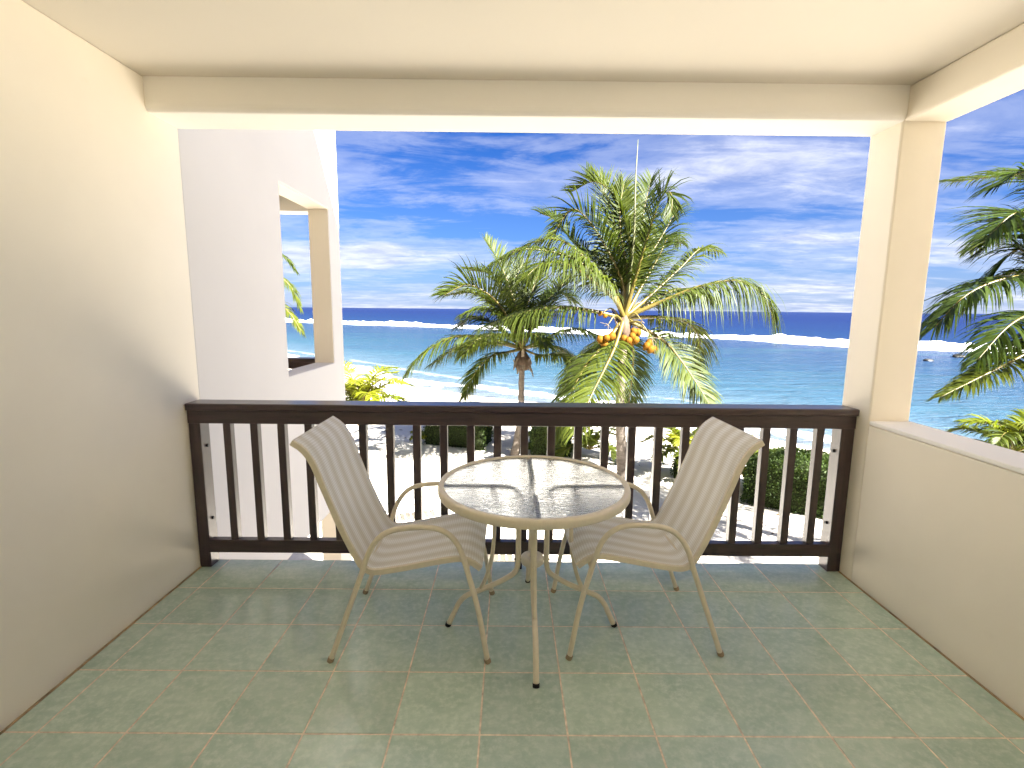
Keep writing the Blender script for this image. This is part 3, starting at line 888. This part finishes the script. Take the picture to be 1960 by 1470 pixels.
# ================================================================ PALMS
UPV = Vector((0, 0, 1))
def frond_geo(pts, rng, length_leaf=0.75, nleaf=58, width=0.034, droop=0.5, roll=0.0, start=0.2, lift=0.12, vangle=0.0):
    """pts: rachis control points. Returns (leaf verts, faces, stalk verts, faces)"""
    path = catmull(pts, 34)
    n = len(path)
    ch = path[-1]-path[0]
    chh = Vector((ch.x, ch.y, 0))
    if chh.length < 0.15*ch.length: chh = Vector((ch.x, ch.y, 0)) + Vector((0.02, 0.05, 0))
    S0 = chh.normalized().cross(UPV).normalized()
    V, Fc = [], []
    L = sum((path[i+1]-path[i]).length for i in range(n-1))
    for k in range(nleaf):
        t = start + (1-start)*(k+0.5)/nleaf
        for side in (-1, 1):
            tt = min(0.999, max(0.0, t + rng.uniform(-0.4, 0.4)/nleaf))
            f = tt*(n-1); i = int(f); u = f-i
            p = path[i].lerp(path[i+1], u)
            T = (path[i+1]-path[i]).normalized()
            S = (S0 - T*S0.dot(T)).normalized()
            if roll: S = Matrix.Rotation(roll, 3, T) @ S
            N = S.cross(T)
            if N.z < 0 and not roll: N = -N
            ang = math.radians(72 - 46*tt**1.6 + rng.uniform(-7, 7))
            ts = (tt-start)/(1-start)
            prof = min(1.0, 0.55+1.6*ts)*(1.0 if ts < 0.5 else 1.0-0.62*((ts-0.5)/0.5)**1.4)
            ln = 1.34*length_leaf*prof*rng.uniform(0.82, 1.1)
            D = (T*math.cos(ang) + S*(side*math.sin(ang)) + N*(lift+vangle+rng.uniform(-0.10, 0.10))).normalized()
            W = (T - D*T.dot(D)).normalized()
            W = (W + N*rng.uniform(-0.5, 0.5)).normalized()
            dr = droop*rng.uniform(0.55, 1.6) + 0.10
            if rng.random() < 0.05: continue
            if rng.random() < 0.10: ln *= 0.6; dr += 0.5
            q = p.copy()
            b = len(V)
            wd = width*rng.uniform(0.8, 1.15)
            segs = 4
            widths = (0.45, 1.0, 0.85, 0.5, 0.04)
            for s in range(segs+1):
                hw_ = wd*widths[s]*0.5
                V.append(q-W*hw_); V.append(q+W*hw_)
                g = ((s+0.6)/segs)
                D2 = (D + Vector((0, 0, -1))*(dr*2.1*g*g)).normalized()
                q = q + D2*(ln/segs)
            for s in range(segs):
                Fc.append((b+2*s, b+2*s+1, b+2*s+3, b+2*s+2))
    SV, SF = tube_geo(path, lambda u: (0.042*(1-u)**1.3+0.005)*min(1.35, L/3.2+0.25), 6)
    return V, Fc, SV, SF

def add_frond(palm, pts, rng, tint=(1, 1, 1), **kw):
    o_ = palm.location
    V, Fc, SV, SF = frond_geo(pts, rng, **kw)
    f = mk('frond', V, Fc, M_PALM, palm, origin=o_)
    f.color = (*tint, 1)
    s = mk('stalk', SV, SF, M_STALK, f, smooth=True, origin=o_)
    return f

def trunk_geo(path, r0, r1, seg=14, rings=46, rng=None):
    pts = catmull(path, rings*2)
    def rad(u):
        k = int(u*rings*2+0.5)
        base = r1 + (r0-r1)*(1-u)**2.2
        return base*(1.045 if k % 2 == 0 else 0.965) + 0.06*r0*max(0, 1-u*9)
    V, Fc = tube_geo(pts, rad, seg)
    V2 = []
    for v in V:
        n = noise.noise(Vector(v)*7.0)*0.012
        V2.append(Vector(v)+Vector((n, n*0.7, 0)))
    return V2, Fc

def coconut(palm, c, r, rng):
    bm = bmesh.new()
    bmesh.ops.create_icosphere(bm, subdivisions=2, radius=r)
    tilt = Matrix.Rotation(rng.uniform(-0.5, 0.5), 3, 'X') @ Matrix.Rotation(rng.uniform(-0.5, 0.5), 3, 'Y')
    for v in bm.verts:
        a = math.atan2(v.co.y, v.co.x)
        k = 1+0.06*math.cos(3*a)
        z = v.co.z/r
        taper = 1-0.10*z*z - 0.10*max(0, -z)
        v.co = tilt @ Vector((v.co.x*k*taper, v.co.y*k*taper, v.co.z*1.18))
    o = bm_mesh('coconut', bm, M_NUT, palm, smooth=True)
    o.location = Vector(c)-palm.location
    k = rng.uniform(0.8, 1.1); o.color = (k, k, k, 1)
    return o

def heart(palm, top, h, r, rng, nsh=9):
    """fibrous crown base with torn sheaths hanging round it"""
    prof = [(r*0.62, -h), (r*0.95, -h*0.75), (r*1.12, -h*0.45), (r*1.0, -h*0.1), (r*0.62, h*0.3), (r*0.25, h*0.55)]
    V, Fc = lathe_geo(prof, 14)
    V = [Vector(v)*1.0 + Vector((noise.noise(Vector(v)*9)*0.05, noise.noise(Vector(v)*8+Vector((5, 0, 0)))*0.05, 0)) for v in V]
    V = [v+top-palm.location for v in V]
    mk('crown_base', V, Fc, M_FIBRE, palm, smooth=True)
    for i in range(nsh):
        a = rng.uniform(0, 2*math.pi); z = rng.uniform(-h*0.6, h*0.2)
        d = Vector((math.cos(a), math.sin(a), 0)); s = Vector((-d.y, d.x, 0))
        p0 = top + d*(r*0.9) + Vector((0, 0, z))
        up = rng.random() < 0.45
        ln = rng.uniform(0.35, 0.75)*h*1.3
        p1 = p0 + d*(0.25*ln) + Vector((0, 0, ln*(0.5 if up else -0.4)))
        p2 = p0 + d*(0.42*ln) + Vector((0, 0, ln*(0.75 if up else -0.95)))
        w_ = rng.uniform(0.035, 0.075)
        V = [p0-s*w_, p0+s*w_, p1+s*w_*0.9, p1-s*w_*0.8, p2+s*w_*0.25, p2-s*w_*0.2]
        V += [v+d*0.012 for v in V]
        Fc = [(0, 1, 2, 3), (3, 2, 4, 5), (9, 8, 7, 6), (11, 10, 8, 9), (0, 3, 9, 6), (3, 5, 11, 9), (1, 7, 8, 2), (2, 8, 10, 4), (4, 10, 11, 5), (0, 6, 7, 1)]
        mk('sheath', V, Fc, M_HUSK, palm, origin=palm.location)

def C1(x, y): return (760+x*0.37755, 240+y*0.37755)       # enlargement of the palm area -> photo pixels

def px_frond(root, pix, Y0, dY, conv=C1):
    """rachis from the crown root through photo points, moving dY metres away from (or towards) the viewer by its tip"""
    pts = [root]
    n = len(pix)
    for k, (x, y) in enumerate(pix):
        u = (k+1)/n
        pts.append(at_y(*conv(x, y), Y0 + dY*u))
    return pts

G_MID = (1.0, 1.0, 1.0); G_DK = (0.82, 0.88, 0.80); G_YL = (1.55, 1.35, 0.80); G_LT = (1.25, 1.18, 0.9); G_LT2 = (1.45, 1.38, 0.95)

def build_big_palm():
    rng = random.Random(11)
    Y0 = 11.0
    base = at_z(1194, 926, GZ); base.z = land_z(base.x, base.y)-0.05
    top = at_y(1194, 618, Y0)
    palm = empty('coconut_palm', base)
    mid = base.lerp(top, 0.5) + Vector((-0.09, 0.0, 0))
    V, Fc = trunk_geo([base, base.lerp(top, 0.25)+Vector((-0.06, 0, 0)), mid, top-Vector((0, 0, 0.1))], 0.170, 0.105)
    mk('trunk', V, Fc, M_TRUNK, palm, smooth=True, origin=base)
    heart(palm, top, 0.42, 0.19, rng, 16)
    root = top + Vector((0, 0, 0.12))
    FR = [  # points in the enlargement, depth change, droop, tint, leaf length, roll
        ([(1185, 720), (1160, 500), (1090, 350), (1000, 285), (890, 335)], 1.3, 0.10, G_LT, 0.80, 0.0, 0.45),
        ([(1225, 720), (1290, 500), (1350, 350), (1392, 350), (1392, 440)], -0.9, 0.35, G_MID, 0.78, 0.9, 0.1),
        ([(1190, 760), (1230, 560), (1262, 380), (1290, 270)], 1.6, 0.05, G_DK, 0.80, 0.0, 0.2),
        ([(1150, 760), (1110, 540), (1060, 360), (960, 235)], 1.7, 0.06, G_MID, 0.80, 0.0, 0.2),
        ([(1215, 760), (1320, 600), (1395, 470), (1425, 420)], 1.2, 0.45, G_DK, 0.80, 0.0, 0.1),
        ([(1150, 820), (1060, 620), (960, 470), (880, 430), (785, 560)], 0.5, 0.25, G_MID, 0.78, 0.5, 0.1),
        ([(1120, 850), (1000, 690), (900, 600), (800, 480), (735, 450)], 1.5, 0.15, G_DK, 0.75, 0.0, 0.2),
        ([(1090, 840), (920, 690), (780, 640), (620, 630), (490, 695)], -1.0, 1.35, G_LT, 1.10, 0.0, 0.0),
        ([(1090, 830), (940, 660), (820, 580), (700, 590), (560, 670)], 0.4, 1.1, G_MID, 1.0, 0.0, 0.0),
        ([(1350, 890), (1540, 815), (1740, 788), (1865, 870), (1915, 1010)], -0.8, 2.2, G_MID, 1.25, 0.0, 0.0),
        ([(1300, 850), (1440, 720), (1540, 625), (1630, 640)], 1.3, 0.7, G_LT, 0.70, 0.0, 0.0),
        ([(1340, 972), (1470, 1000), (1535, 1090), (1515, 1230)], 0.9, 1.3, G_YL, 0.85, 0.0, 0.0),
        ([(1340, 1085), (1430, 1180), (1520, 1310), (1610, 1460)], -1.3, 0.40, G_LT, 0.74, 0.55, 0.0),
        ([(1110, 1110), (1050, 1240), (985, 1370), (900, 1560)], -2.2, 0.45, G_LT, 0.85, 0.0, 0.0),
        ([(1060, 1100), (950, 1230), (870, 1390), (800, 1560)], -1.2, 0.55, G_MID, 0.85, 0.0, 0.0),
        ([(1010, 945), (860, 922), (720, 930), (580, 965), (420, 1030)], -0.7, 1.5, G_MID, 1.05, 0.0, 0.0),
        ([(1080, 1060), (1000, 1120), (900, 1230), (840, 1350)], 1.3, 0.7, G_DK, 0.75, 0.0, 0.0),
        ([(1250, 800), (1330, 660), (1380, 560), (1440, 600)], 2.2, 0.6, G_DK, 0.75, 0.0, 0.0),
        ([(1130, 800), (1040, 700), (960, 640), (880, 700)], 2.4, 0.6, G_DK, 0.75, 0.0, 0.0),
        ([(1195, 1120), (1190, 1290), (1165, 1480)], 0.9, 0.4, G_DK, 0.6, 0.0, 0.0),
        ([(1100, 880), (960, 760), (850, 700), (740, 700), (640, 780)], -1.5, 1.2, G_LT, 1.0, 0.0, 0.0),
        ([(1260, 920), (1370, 850), (1480, 830), (1600, 880)], 1.4, 1.1, G_MID, 0.9, 0.0, 0.0),
        ([(1165, 740), (1135, 560), (1130, 420), (1150, 300)], 0.8, 0.12, G_LT, 0.8, 0.0, 0.2),
    ]
    for pix, dY, dr, tint, ll, roll, va in FR:
        add_frond(palm, px_frond(root, pix, Y0, dY), rng, tint, length_leaf=ll, droop=dr, roll=roll, vangle=va, nleaf=112, width=0.037)
    # unopened spear leaf
    sp = px_frond(root, [(1198, 600), (1208, 300), (1222, 72)], Y0, 0.5)
    V, Fc = tube_geo(catmull(sp, 16), lambda u: 0.045*(1-u)**0.8+0.006, 7)
    mk('spear_leaf', V, Fc, M_SPEAR, palm, smooth=True, origin=base)
    # flower stalks and coconuts
    for (x, y), dY in (((1040, 950), -0.2), ((1070, 1010), -0.5), ((1260, 905), 0.2), ((1290, 1075), -0.5), ((1240, 990), -0.3)):
        e = at_y(*C1(x, y), Y0+dY)
        V, Fc = tube_geo(catmull([root-Vector((0, 0, 0.15)), root.lerp(e, 0.55)+Vector((0, 0, 0.16)), e], 10), lambda u: 0.028*(1-u)+0.010, 6)
        mk('fruit_stalk', V, Fc, M_STALK, palm, smooth=True, origin=base)
        for q in range(7):
            tw = e + Vector((rng.uniform(-0.2, 0.2), rng.uniform(-0.1, 0.1), rng.uniform(-0.22, 0.05)))
            V, Fc = tube_geo([e, tw], 0.008, 4)
            mk('fruit_twig', V, Fc, M_HUSK, palm, origin=base)
    nuts = [(1030, 1085, -.45), (1062, 1078, -.5), (1088, 1070, -.45), (1052, 1108, -.4), (1150, 1082, -.5), (1172, 1092, -.55), (1192, 1070, -.5), (1208, 1088, -.45), (1200, 1045, -.4), (1222, 1050, -.3), (1185, 1100, -.4),
            (1265, 1120, -.5), (1285, 1135, -.55), (1305, 1138, -.5), (1278, 1105, -.45), (1030, 955, -.2), (1055, 965, -.25)]
    for x, y, dY in nuts:
        coconut(palm, at_y(*C1(x, y), Y0+dY), rng.uniform(0.088, 0.108) if y > 1000 else 0.06, rng)
    tag(palm, 'tall coconut palm with orange coconuts in the centre of the view', 'palm tree')
build_big_palm()

def build_second_palm():
    rng = random.Random(5)
    Y0 = 13.6
    base = at_z(984, 873, GZ); base.z = land_z(base.x, base.y)-0.05
    top = at_y(1000, 690, Y0)
    palm = empty('coconut_palm', base)
    V, Fc = trunk_geo([base, base.lerp(top, 0.4)+Vector((0.10, 0, 0)), base.lerp(top, 0.75)+Vector((0.03, 0, 0)), top], 0.150, 0.088)
    mk('trunk', V, Fc, M_TRUNK, palm, smooth=True, origin=base)
    heart(palm, top+Vector((0, 0, 0.1)), 0.40, 0.24, rng, 14)
    root = at_y(1000, 668, Y0)
    FR = [
        ([(575, 1000), (510, 900), (440, 840), (350, 808), (235, 862)], -0.8, 0.25, G_LT2, 0.95, 0.5, 0.25),
        ([(510, 1090), (390, 1070), (270, 1078), (130, 1160), (45, 1260)], -0.6, 1.0, G_LT2, 1.05, 0.0, 0.0),
        ([(640, 1000), (665, 900), (700, 800), (720, 740)], 1.2, 0.12, G_YL, 0.62, 0.0, 0.2),
        ([(610, 960), (570, 820), (520, 700), (450, 590)], 1.0, 0.12, G_MID, 0.75, 0.0, 0.3),
        ([(560, 1150), (480, 1170), (400, 1250), (340, 1380)], -1.2, 0.55, G_LT2, 0.66, 0.0, 0.0),
        ([(540, 1050), (450, 990), (380, 975), (310, 1020)], 0.9, 0.5, G_MID, 0.72, 0.0, 0.0),
        ([(740, 1085), (830, 1045), (920, 1035), (1010, 1060)], -0.3, 0.85, G_MID, 0.76, 0.0, 0.0),
        ([(720, 1165), (800, 1160), (870, 1190), (930, 1260)], -1.0, 0.7, G_LT2, 0.70, 0.0, 0.0),
        ([(690, 1010), (740, 910), (820, 850), (900, 900)], 1.1, 0.4, G_MID, 0.78, 0.0, 0.1),
        ([(600, 1000), (560, 880), (480, 760), (370, 735)], 1.3, 0.25, G_LT2, 0.80, 0.0, 0.2),
        ([(600, 1040), (520, 960), (430, 930), (330, 960)], -0.4, 0.6, G_LT2, 0.75, 0.0, 0.0),
        ([(625, 980), (600, 880), (590, 800), (640, 700)], 1.7, 0.12, G_MID, 0.80, 0.0, 0.1),
        ([(680, 1030), (760, 940), (830, 820), (880, 760)], 1.5, 0.3, G_MID, 0.80, 0.0, 0.1),
        ([(600, 1070), (500, 1060), (400, 1090), (330, 1170)], -1.6, 0.7, G_LT2, 0.75, 0.0, 0.0),
        ([(700, 1120), (790, 1120), (880, 1170), (960, 1250)], 1.0, 0.7, G_MID, 0.72, 0.0, 0.0),
        ([(640, 1070), (650, 1060), (700, 1060), (760, 1120)], -2.0, 0.6, G_LT2, 0.70, 0.0, 0.0),
        ([(560, 1010), (470, 900), (380, 850), (280, 860)], 0.6, 0.4, G_LT2, 0.9, 0.0, 0.1),
        ([(540, 1110), (420, 1100), (300, 1130), (180, 1210)], 0.8, 0.8, G_LT2, 0.85, 0.0, 0.0),
    ]
    for pix, dY, dr, tint, ll, roll, va in FR:
        add_frond(palm, px_frond(root, pix, Y0, dY), rng, tint, length_leaf=ll, droop=dr, roll=roll, vangle=va, nleaf=104, width=0.040)
    tag(palm, 'smaller coconut palm with brown fibrous crown, left of the tall one', 'palm tree')
build_second_palm()

def free_palm(base, top, nfr, flen, rng, label, tint_set, tilt=(0.15, 1.2), trunk=(0.14, 0.09), leaf=0.7, nleaf=46, skip=None, width=0.04, droop=(0.3, 0.9), group=None, cat='palm tree', named=()):
    palm = empty('coconut_palm' if cat == 'palm tree' else 'young_palm', base)
    if (top-base).length > 0.25:
        V, Fc = trunk_geo([base-Vector((0, 0, 0.1)), base.lerp(top, 0.5)+Vector((0.05, 0, 0)), top], trunk[0], trunk[1], seg=12, rings=max(8, int((top-base).length*9)))
        mk('trunk', V, Fc, M_TRUNK, palm, smooth=True, origin=base)
    root = top+Vector((0, 0, 0.05))
    for pts, tint, dr, ll in named:
        add_frond(palm, [root]+pts, rng, tint, length_leaf=ll, droop=dr, nleaf=nleaf+16, width=width, start=0.12)
    a0 = rng.uniform(0, 6.28)
    for k in range(nfr):
        a = a0 + k*2.39996
        u = (k+0.5)/nfr
        if skip and skip(a % (2*math.pi)): continue
        el = 1.35 - (tilt[1])*u
        d = Vector((math.cos(a), math.sin(a), 0))
        L = flen*rng.uniform(0.82, 1.1)
        p1 = root + d*(L*0.33*math.cos(el)) + UPV*(L*0.33*math.sin(el))
        p2 = p1 + d*(L*0.34*math.cos(el-0.45)) + UPV*(L*0.34*math.sin(el-0.45))
        p3 = p2 + d*(L*0.33*math.cos(el-1.15)) + UPV*(L*0.33*math.sin(el-1.15))
        add_frond(palm, [root, p1, p2, p3], rng, rng.choice(tint_set), length_leaf=leaf*rng.uniform(0.85, 1.1), droop=rng.uniform(*droop), nleaf=nleaf, width=width, start=0.14, vangle=0.1)
    tag(palm, label, cat, group)
    return palm

# palm standing close by on the right, its crown mostly outside the picture
rng = random.Random(21)
YR = 5.2
cr = at_y(2085, 555, YR)
named = []
for pix, dY, tint, dr, ll in (
        ([(1990, 530), (1920, 535), (1850, 565), (1790, 625)], -0.3, (0.62, 0.74, 0.75), 0.62, 0.64),
        ([(2000, 620), (1940, 660), (1880, 705), (1830, 745)], 0.5, (0.72, 0.80, 0.65), 0.45, 0.55),
        ([(2010, 640), (1950, 685), (1880, 720), (1800, 760)], -0.5, (1.10, 1.00, 0.6), 0.30, 0.42),
        ([(2030, 470), (1985, 415), (1940, 410), (1890, 455)], -0.4, (0.60, 0.75, 0.78), 0.20, 0.72),
        ([(2020, 560), (1960, 480), (1920, 500), (1880, 560)], 0.6, (0.55, 0.72, 0.72), 0.35, 0.6),
        ([(2050, 420), (2010, 350), (1960, 330), (1900, 360)], 0.2, (0.60, 0.75, 0.78), 0.25, 0.66),
        ([(2025, 500), (1975, 440), (1930, 440), (1880, 480)], 0.9, (0.58, 0.74, 0.76), 0.15, 0.66),
        ([(2030, 600), (1980, 600), (1930, 625), (1870, 690)], -0.7, (0.66, 0.78, 0.7), 0.5, 0.55),
        ([(2020, 540), (1965, 520), (1910, 535), (1850, 590)], 1.0, (0.7, 0.8, 0.7), 0.5, 0.45)):
    named.append(([at_y(x, y, YR+dY*(k+1)/4) for k, (x, y) in enumerate(pix)], tint, dr, ll))
bz = Vector((cr.x+0.35, cr.y+0.3, 0)); bz.z = land_z(bz.x, bz.y)
free_palm(bz, cr, 13, 2.9, rng, 'dark green palm at the right edge, its fronds reaching in past the column', [G_DK, G_MID], leaf=0.6,
          skip=lambda a: math.radians(120) < a < math.radians(265), named=named, nleaf=92, width=0.034)

# palm behind the neighbour's balcony, seen through the wall opening
rng = random.Random(8)
YL = 11.5
cr = at_y(455, 560, YL)
named = []
for pix, dY, tint in (([(490, 500), (520, 485), (545, 492), (568, 520)], 0.2, G_MID), ([(490, 545), (525, 528), (556, 548), (574, 590)], 0.0, G_LT),
                      ([(490, 590), (525, 578), (555, 600), (578, 636)], -0.3, G_YL)):
    named.append(([at_y(x, y, YL+dY*(k+1)/4) for k, (x, y) in enumerate(pix)], tint, 0.75, 0.42))
bz = Vector((cr.x-0.3, cr.y, 0)); bz.z = land_z(bz.x, bz.y)
free_palm(bz, cr, 12, 2.6, rng, 'palm seen through the opening in the left wall', [G_MID, G_LT], leaf=0.5, named=named,
          skip=lambda a: a < math.radians(75) or a > math.radians(285), nleaf=56, width=0.045)

# young palms on the sand
def young(px, py, Y, rise, n, L, label, tints, seed, tilt=1.3, named=()):
    rng = random.Random(seed)
    top = at_y(px, py, Y)
    base = Vector((top.x, top.y, land_z(top.x, top.y)))
    if top.z-base.z < 0.1: top.z = base.z+0.1
    free_palm(base, top, n, L, rng, label, tints, tilt=(0.1, tilt), trunk=(0.10, 0.075), leaf=0.34*L**0.5, nleaf=44, width=0.046, cat='young palm', group='young palms on the sand', droop=(0.2, 0.6), named=named)
YLW = (3.2, 2.5, 0.8); YG = (2.2, 1.95, 0.8)
young(690, 785, 13.0, 0, 17, 2.0, 'bright yellow green young palm beside the end of the left wall', [YLW, YLW, YG], 31, 1.0)
young(878, 812, 17.0, 0, 10, 1.35, 'young palm poking up behind the clipped hedge left of the thin trunk', [YG, G_LT], 32, 1.2)
young(1040, 850, 14.6, 0, 9, 1.0, 'small yellow palm behind the short hedge in the middle', [YLW, YG], 33, 1.3)
young(1128, 862, 13.2, 0, 11, 1.35, 'young palm just left of the tall palm trunk', [YG, G_LT], 34, 1.3)
young(1303, 868, 11.9, 0, 12, 1.25, 'young palm behind the right-hand chair back', [YLW, G_LT, YG], 35, 1.35)
young(1448, 900, 11.0, 0, 11, 1.0, 'yellow green young palm at the left end of the long hedge', [YLW, YG], 36, 1.3)
young(1938, 872, 7.6, 0, 13, 1.25, 'light green young palm above the right parapet', [G_LT, YG, G_YL], 37, 1.2)
young(806, 846, 15.0, 0, 6, 0.42, 'tiny green palm seedling on open sand', [YG, YLW], 38, 0.9)

# ================================================================ HEDGES
def hedge(p0, p1, depth, h, n, rng, label, leaf=0.05):
    """clipped hedge from p0 to p1 (ground points): twig core and a skin of small leaves"""
    a = Vector((p0[0], p0[1], 0)); b = Vector((p1[0], p1[1], 0))
    T = (b-a).normalized(); N = Vector((-T.y, T.x, 0)); L = (b-a).length
    base = (a+b)/2; base.z = land_z(base.x, base.y)
    t = empty('clipped_hedge', base)
    def surf(u, v, w_):
        """u along -1..1, v across -1..1, w 0..1 up -> rounded block"""
        k = max(abs(u)**5, 0)+abs(v)**4*0.35
        zz = w_*h*(1-0.22*min(1, k)*(w_**3))
        q = T*(u*L/2*(1-0.04*w_)) + N*(v*depth/2*(1-0.10*w_**2)) + UPV*zz
        q += Vector((noise.noise(q*1.9+base), noise.noise(q*1.9+base+Vector((7, 0, 0))), noise.noise(q*1.6+base+Vector((0, 9, 0)))*0.9))*0.09
        return q
    bm = bbox_bm(-1, 1, -1, 1, 0, 1)
    bmesh.ops.subdivide_edges(bm, edges=list(bm.edges), cuts=7, use_grid_fill=True)
    for v in bm.verts:
        v.co = surf(v.co.x*0.965, v.co.y*0.93, v.co.z*0.965)
    bm_mesh('twig_core', bm, M_HCORE, t, smooth=True)
    V, Fc = [], []
    area = [L*h, L*h, depth*h, depth*h, L*depth]
    for i in range(n):
        f = rng.choices(range(5), area)[0]
        u, v, w_ = rng.uniform(-1, 1), rng.uniform(-1, 1), rng.random()
        if f == 0: v = -1
        elif f == 1: v = 1
        elif f == 2: u = -1
        elif f == 3: u = 1
        else: w_ = 1.0
        q = surf(u, v, w_)
        nn = {0: -N, 1: N, 2: -T, 3: T, 4: UPV}[f]
        q = q + nn*rng.uniform(-0.05, 0.05)
        d = (nn*rng.uniform(0.3, 1.0) + Vector((rng.uniform(-1, 1), rng.uniform(-1, 1), rng.uniform(-0.4, 1)))*0.8).normalized()
        s = d.cross(Vector((rng.uniform(-1, 1), rng.uniform(-1, 1), rng.uniform(-1, 1)))).normalized()
        l_ = leaf*rng.uniform(0.7, 1.4); w2 = l_*0.30
        bI = len(V)
        V += [q, q+d*l_*0.5-s*w2, q+d*l_, q+d*l_*0.5+s*w2]
        Fc.append((bI, bI+1, bI+2, bI+3))
    o = mk('foliage', V, Fc, M_HEDGE, t)
    o['kind'] = 'stuff'
    tag(t, label, 'hedge', 'clipped hedges on the beach')
rng = random.Random(3)
hedge((-2.62, 15.3), (-0.62, 14.7), 1.1, 1.25, 9000, rng, 'clipped green hedge block left of the thin palm trunk')
hedge((0.85, 13.9), (2.05, 13.7), 1.0, 0.95, 6000, rng, 'short clipped hedge block between the two palm trunks')
hedge((4.95, 11.9), (5.75, 11.3), 0.8, 0.85, 5000, rng, 'dark clipped hedge partly hidden by the right-hand chair back')
hedge((6.15, 10.3), (9.8, 7.9), 1.5, 1.28, 26000, rng, 'long rounded hedge seen through the balusters at the right end', 0.055)

# ================================================================ BEACH FURNITURE
def lounger(x, y, rz, label):
    z = land_z(x, y)
    t = empty('beach_lounger', (x, y, z), rz)
    for s in (-1, 1):
        V, Fc = tube_geo(catmull([(-0.95, s*0.30, 0.30), (0.25, s*0.30, 0.31), (0.95, s*0.30, 0.30)], 10), 0.028, 8)
        mk('side_bar', V, Fc, M_LOUNGE, t, smooth=True)
        for xx in (-0.75, 0.65):
            V, Fc = tube_geo([Vector((xx, s*0.30, 0.29)), Vector((xx+0.05, s*0.31, -0.02))], 0.024, 8)
            mk('leg', V, Fc, M_LOUNGE, t, smooth=True)
    for k in range(9):
        xx = -0.92 + k*0.135
        bm = bbox_bm(xx, xx+0.11, -0.29, 0.29, 0.325, 0.342, 0.004)
        bm_mesh('slat', bm, M_LOUNGE, t)
    bk = None
    for k in range(6):
        d0 = 0.03 + k*0.125
        a = math.radians(42)
        bm = bbox_bm(0, 0.105, -0.29, 0.29, -0.008, 0.008, 0.004)
        bmesh.ops.transform(bm, matrix=Matrix.Translation((0.30+d0*math.cos(a), 0, 0.335+d0*math.sin(a))) @ Matrix.Rotation(-a, 4, 'Y'), verts=bm.verts)
        bm_mesh('back_slat', bm, M_LOUNGE, t)
    tag(t, label, 'lounger', 'white loungers on the sand')
lounger(-2.25, 8.55, math.radians(200), 'white beach lounger seen between balusters right of the left chair')
lounger(-4.3, 8.3, math.radians(160), 'white beach lounger on the sand beside the ground pillar')
lounger(-0.35, 6.75, math.radians(185), 'white beach lounger under the railing behind the table')

# scattered leaf litter and weed on the sand
def litter():
    rng = random.Random(77)
    V, Fc = [], []
    for i in range(900):
        x, y = rng.uniform(-8, 15), rng.uniform(6.5, 27)
        d = off_shore(x, y)
        if d > -1.5: continue
        if noise.noise(Vector((x*0.4, y*0.4, 0))) < -0.05 and rng.random() < 0.75: continue
        z = land_z(x, y)+0.02
        a = rng.uniform(0, 6.28); l_ = rng.uniform(0.03, 0.13); w2 = l_*rng.uniform(0.15, 0.4)
        c, s = math.cos(a), math.sin(a)
        b = len(V)
        V += [(x-c*l_, y-s*l_, z), (x-s*w2, y+c*w2, z+rng.uniform(0, 0.03)), (x+c*l_, y+s*l_, z+rng.uniform(0, 0.03)), (x+s*w2, y-c*w2, z)]
        Fc.append((b, b+1, b+2, b+3))
    o = mk('leaf_litter', V, Fc, M_DEBRIS)
    tag(o, 'dry brown leaf litter scattered over the sand', 'litter', kind='stuff')
litter()
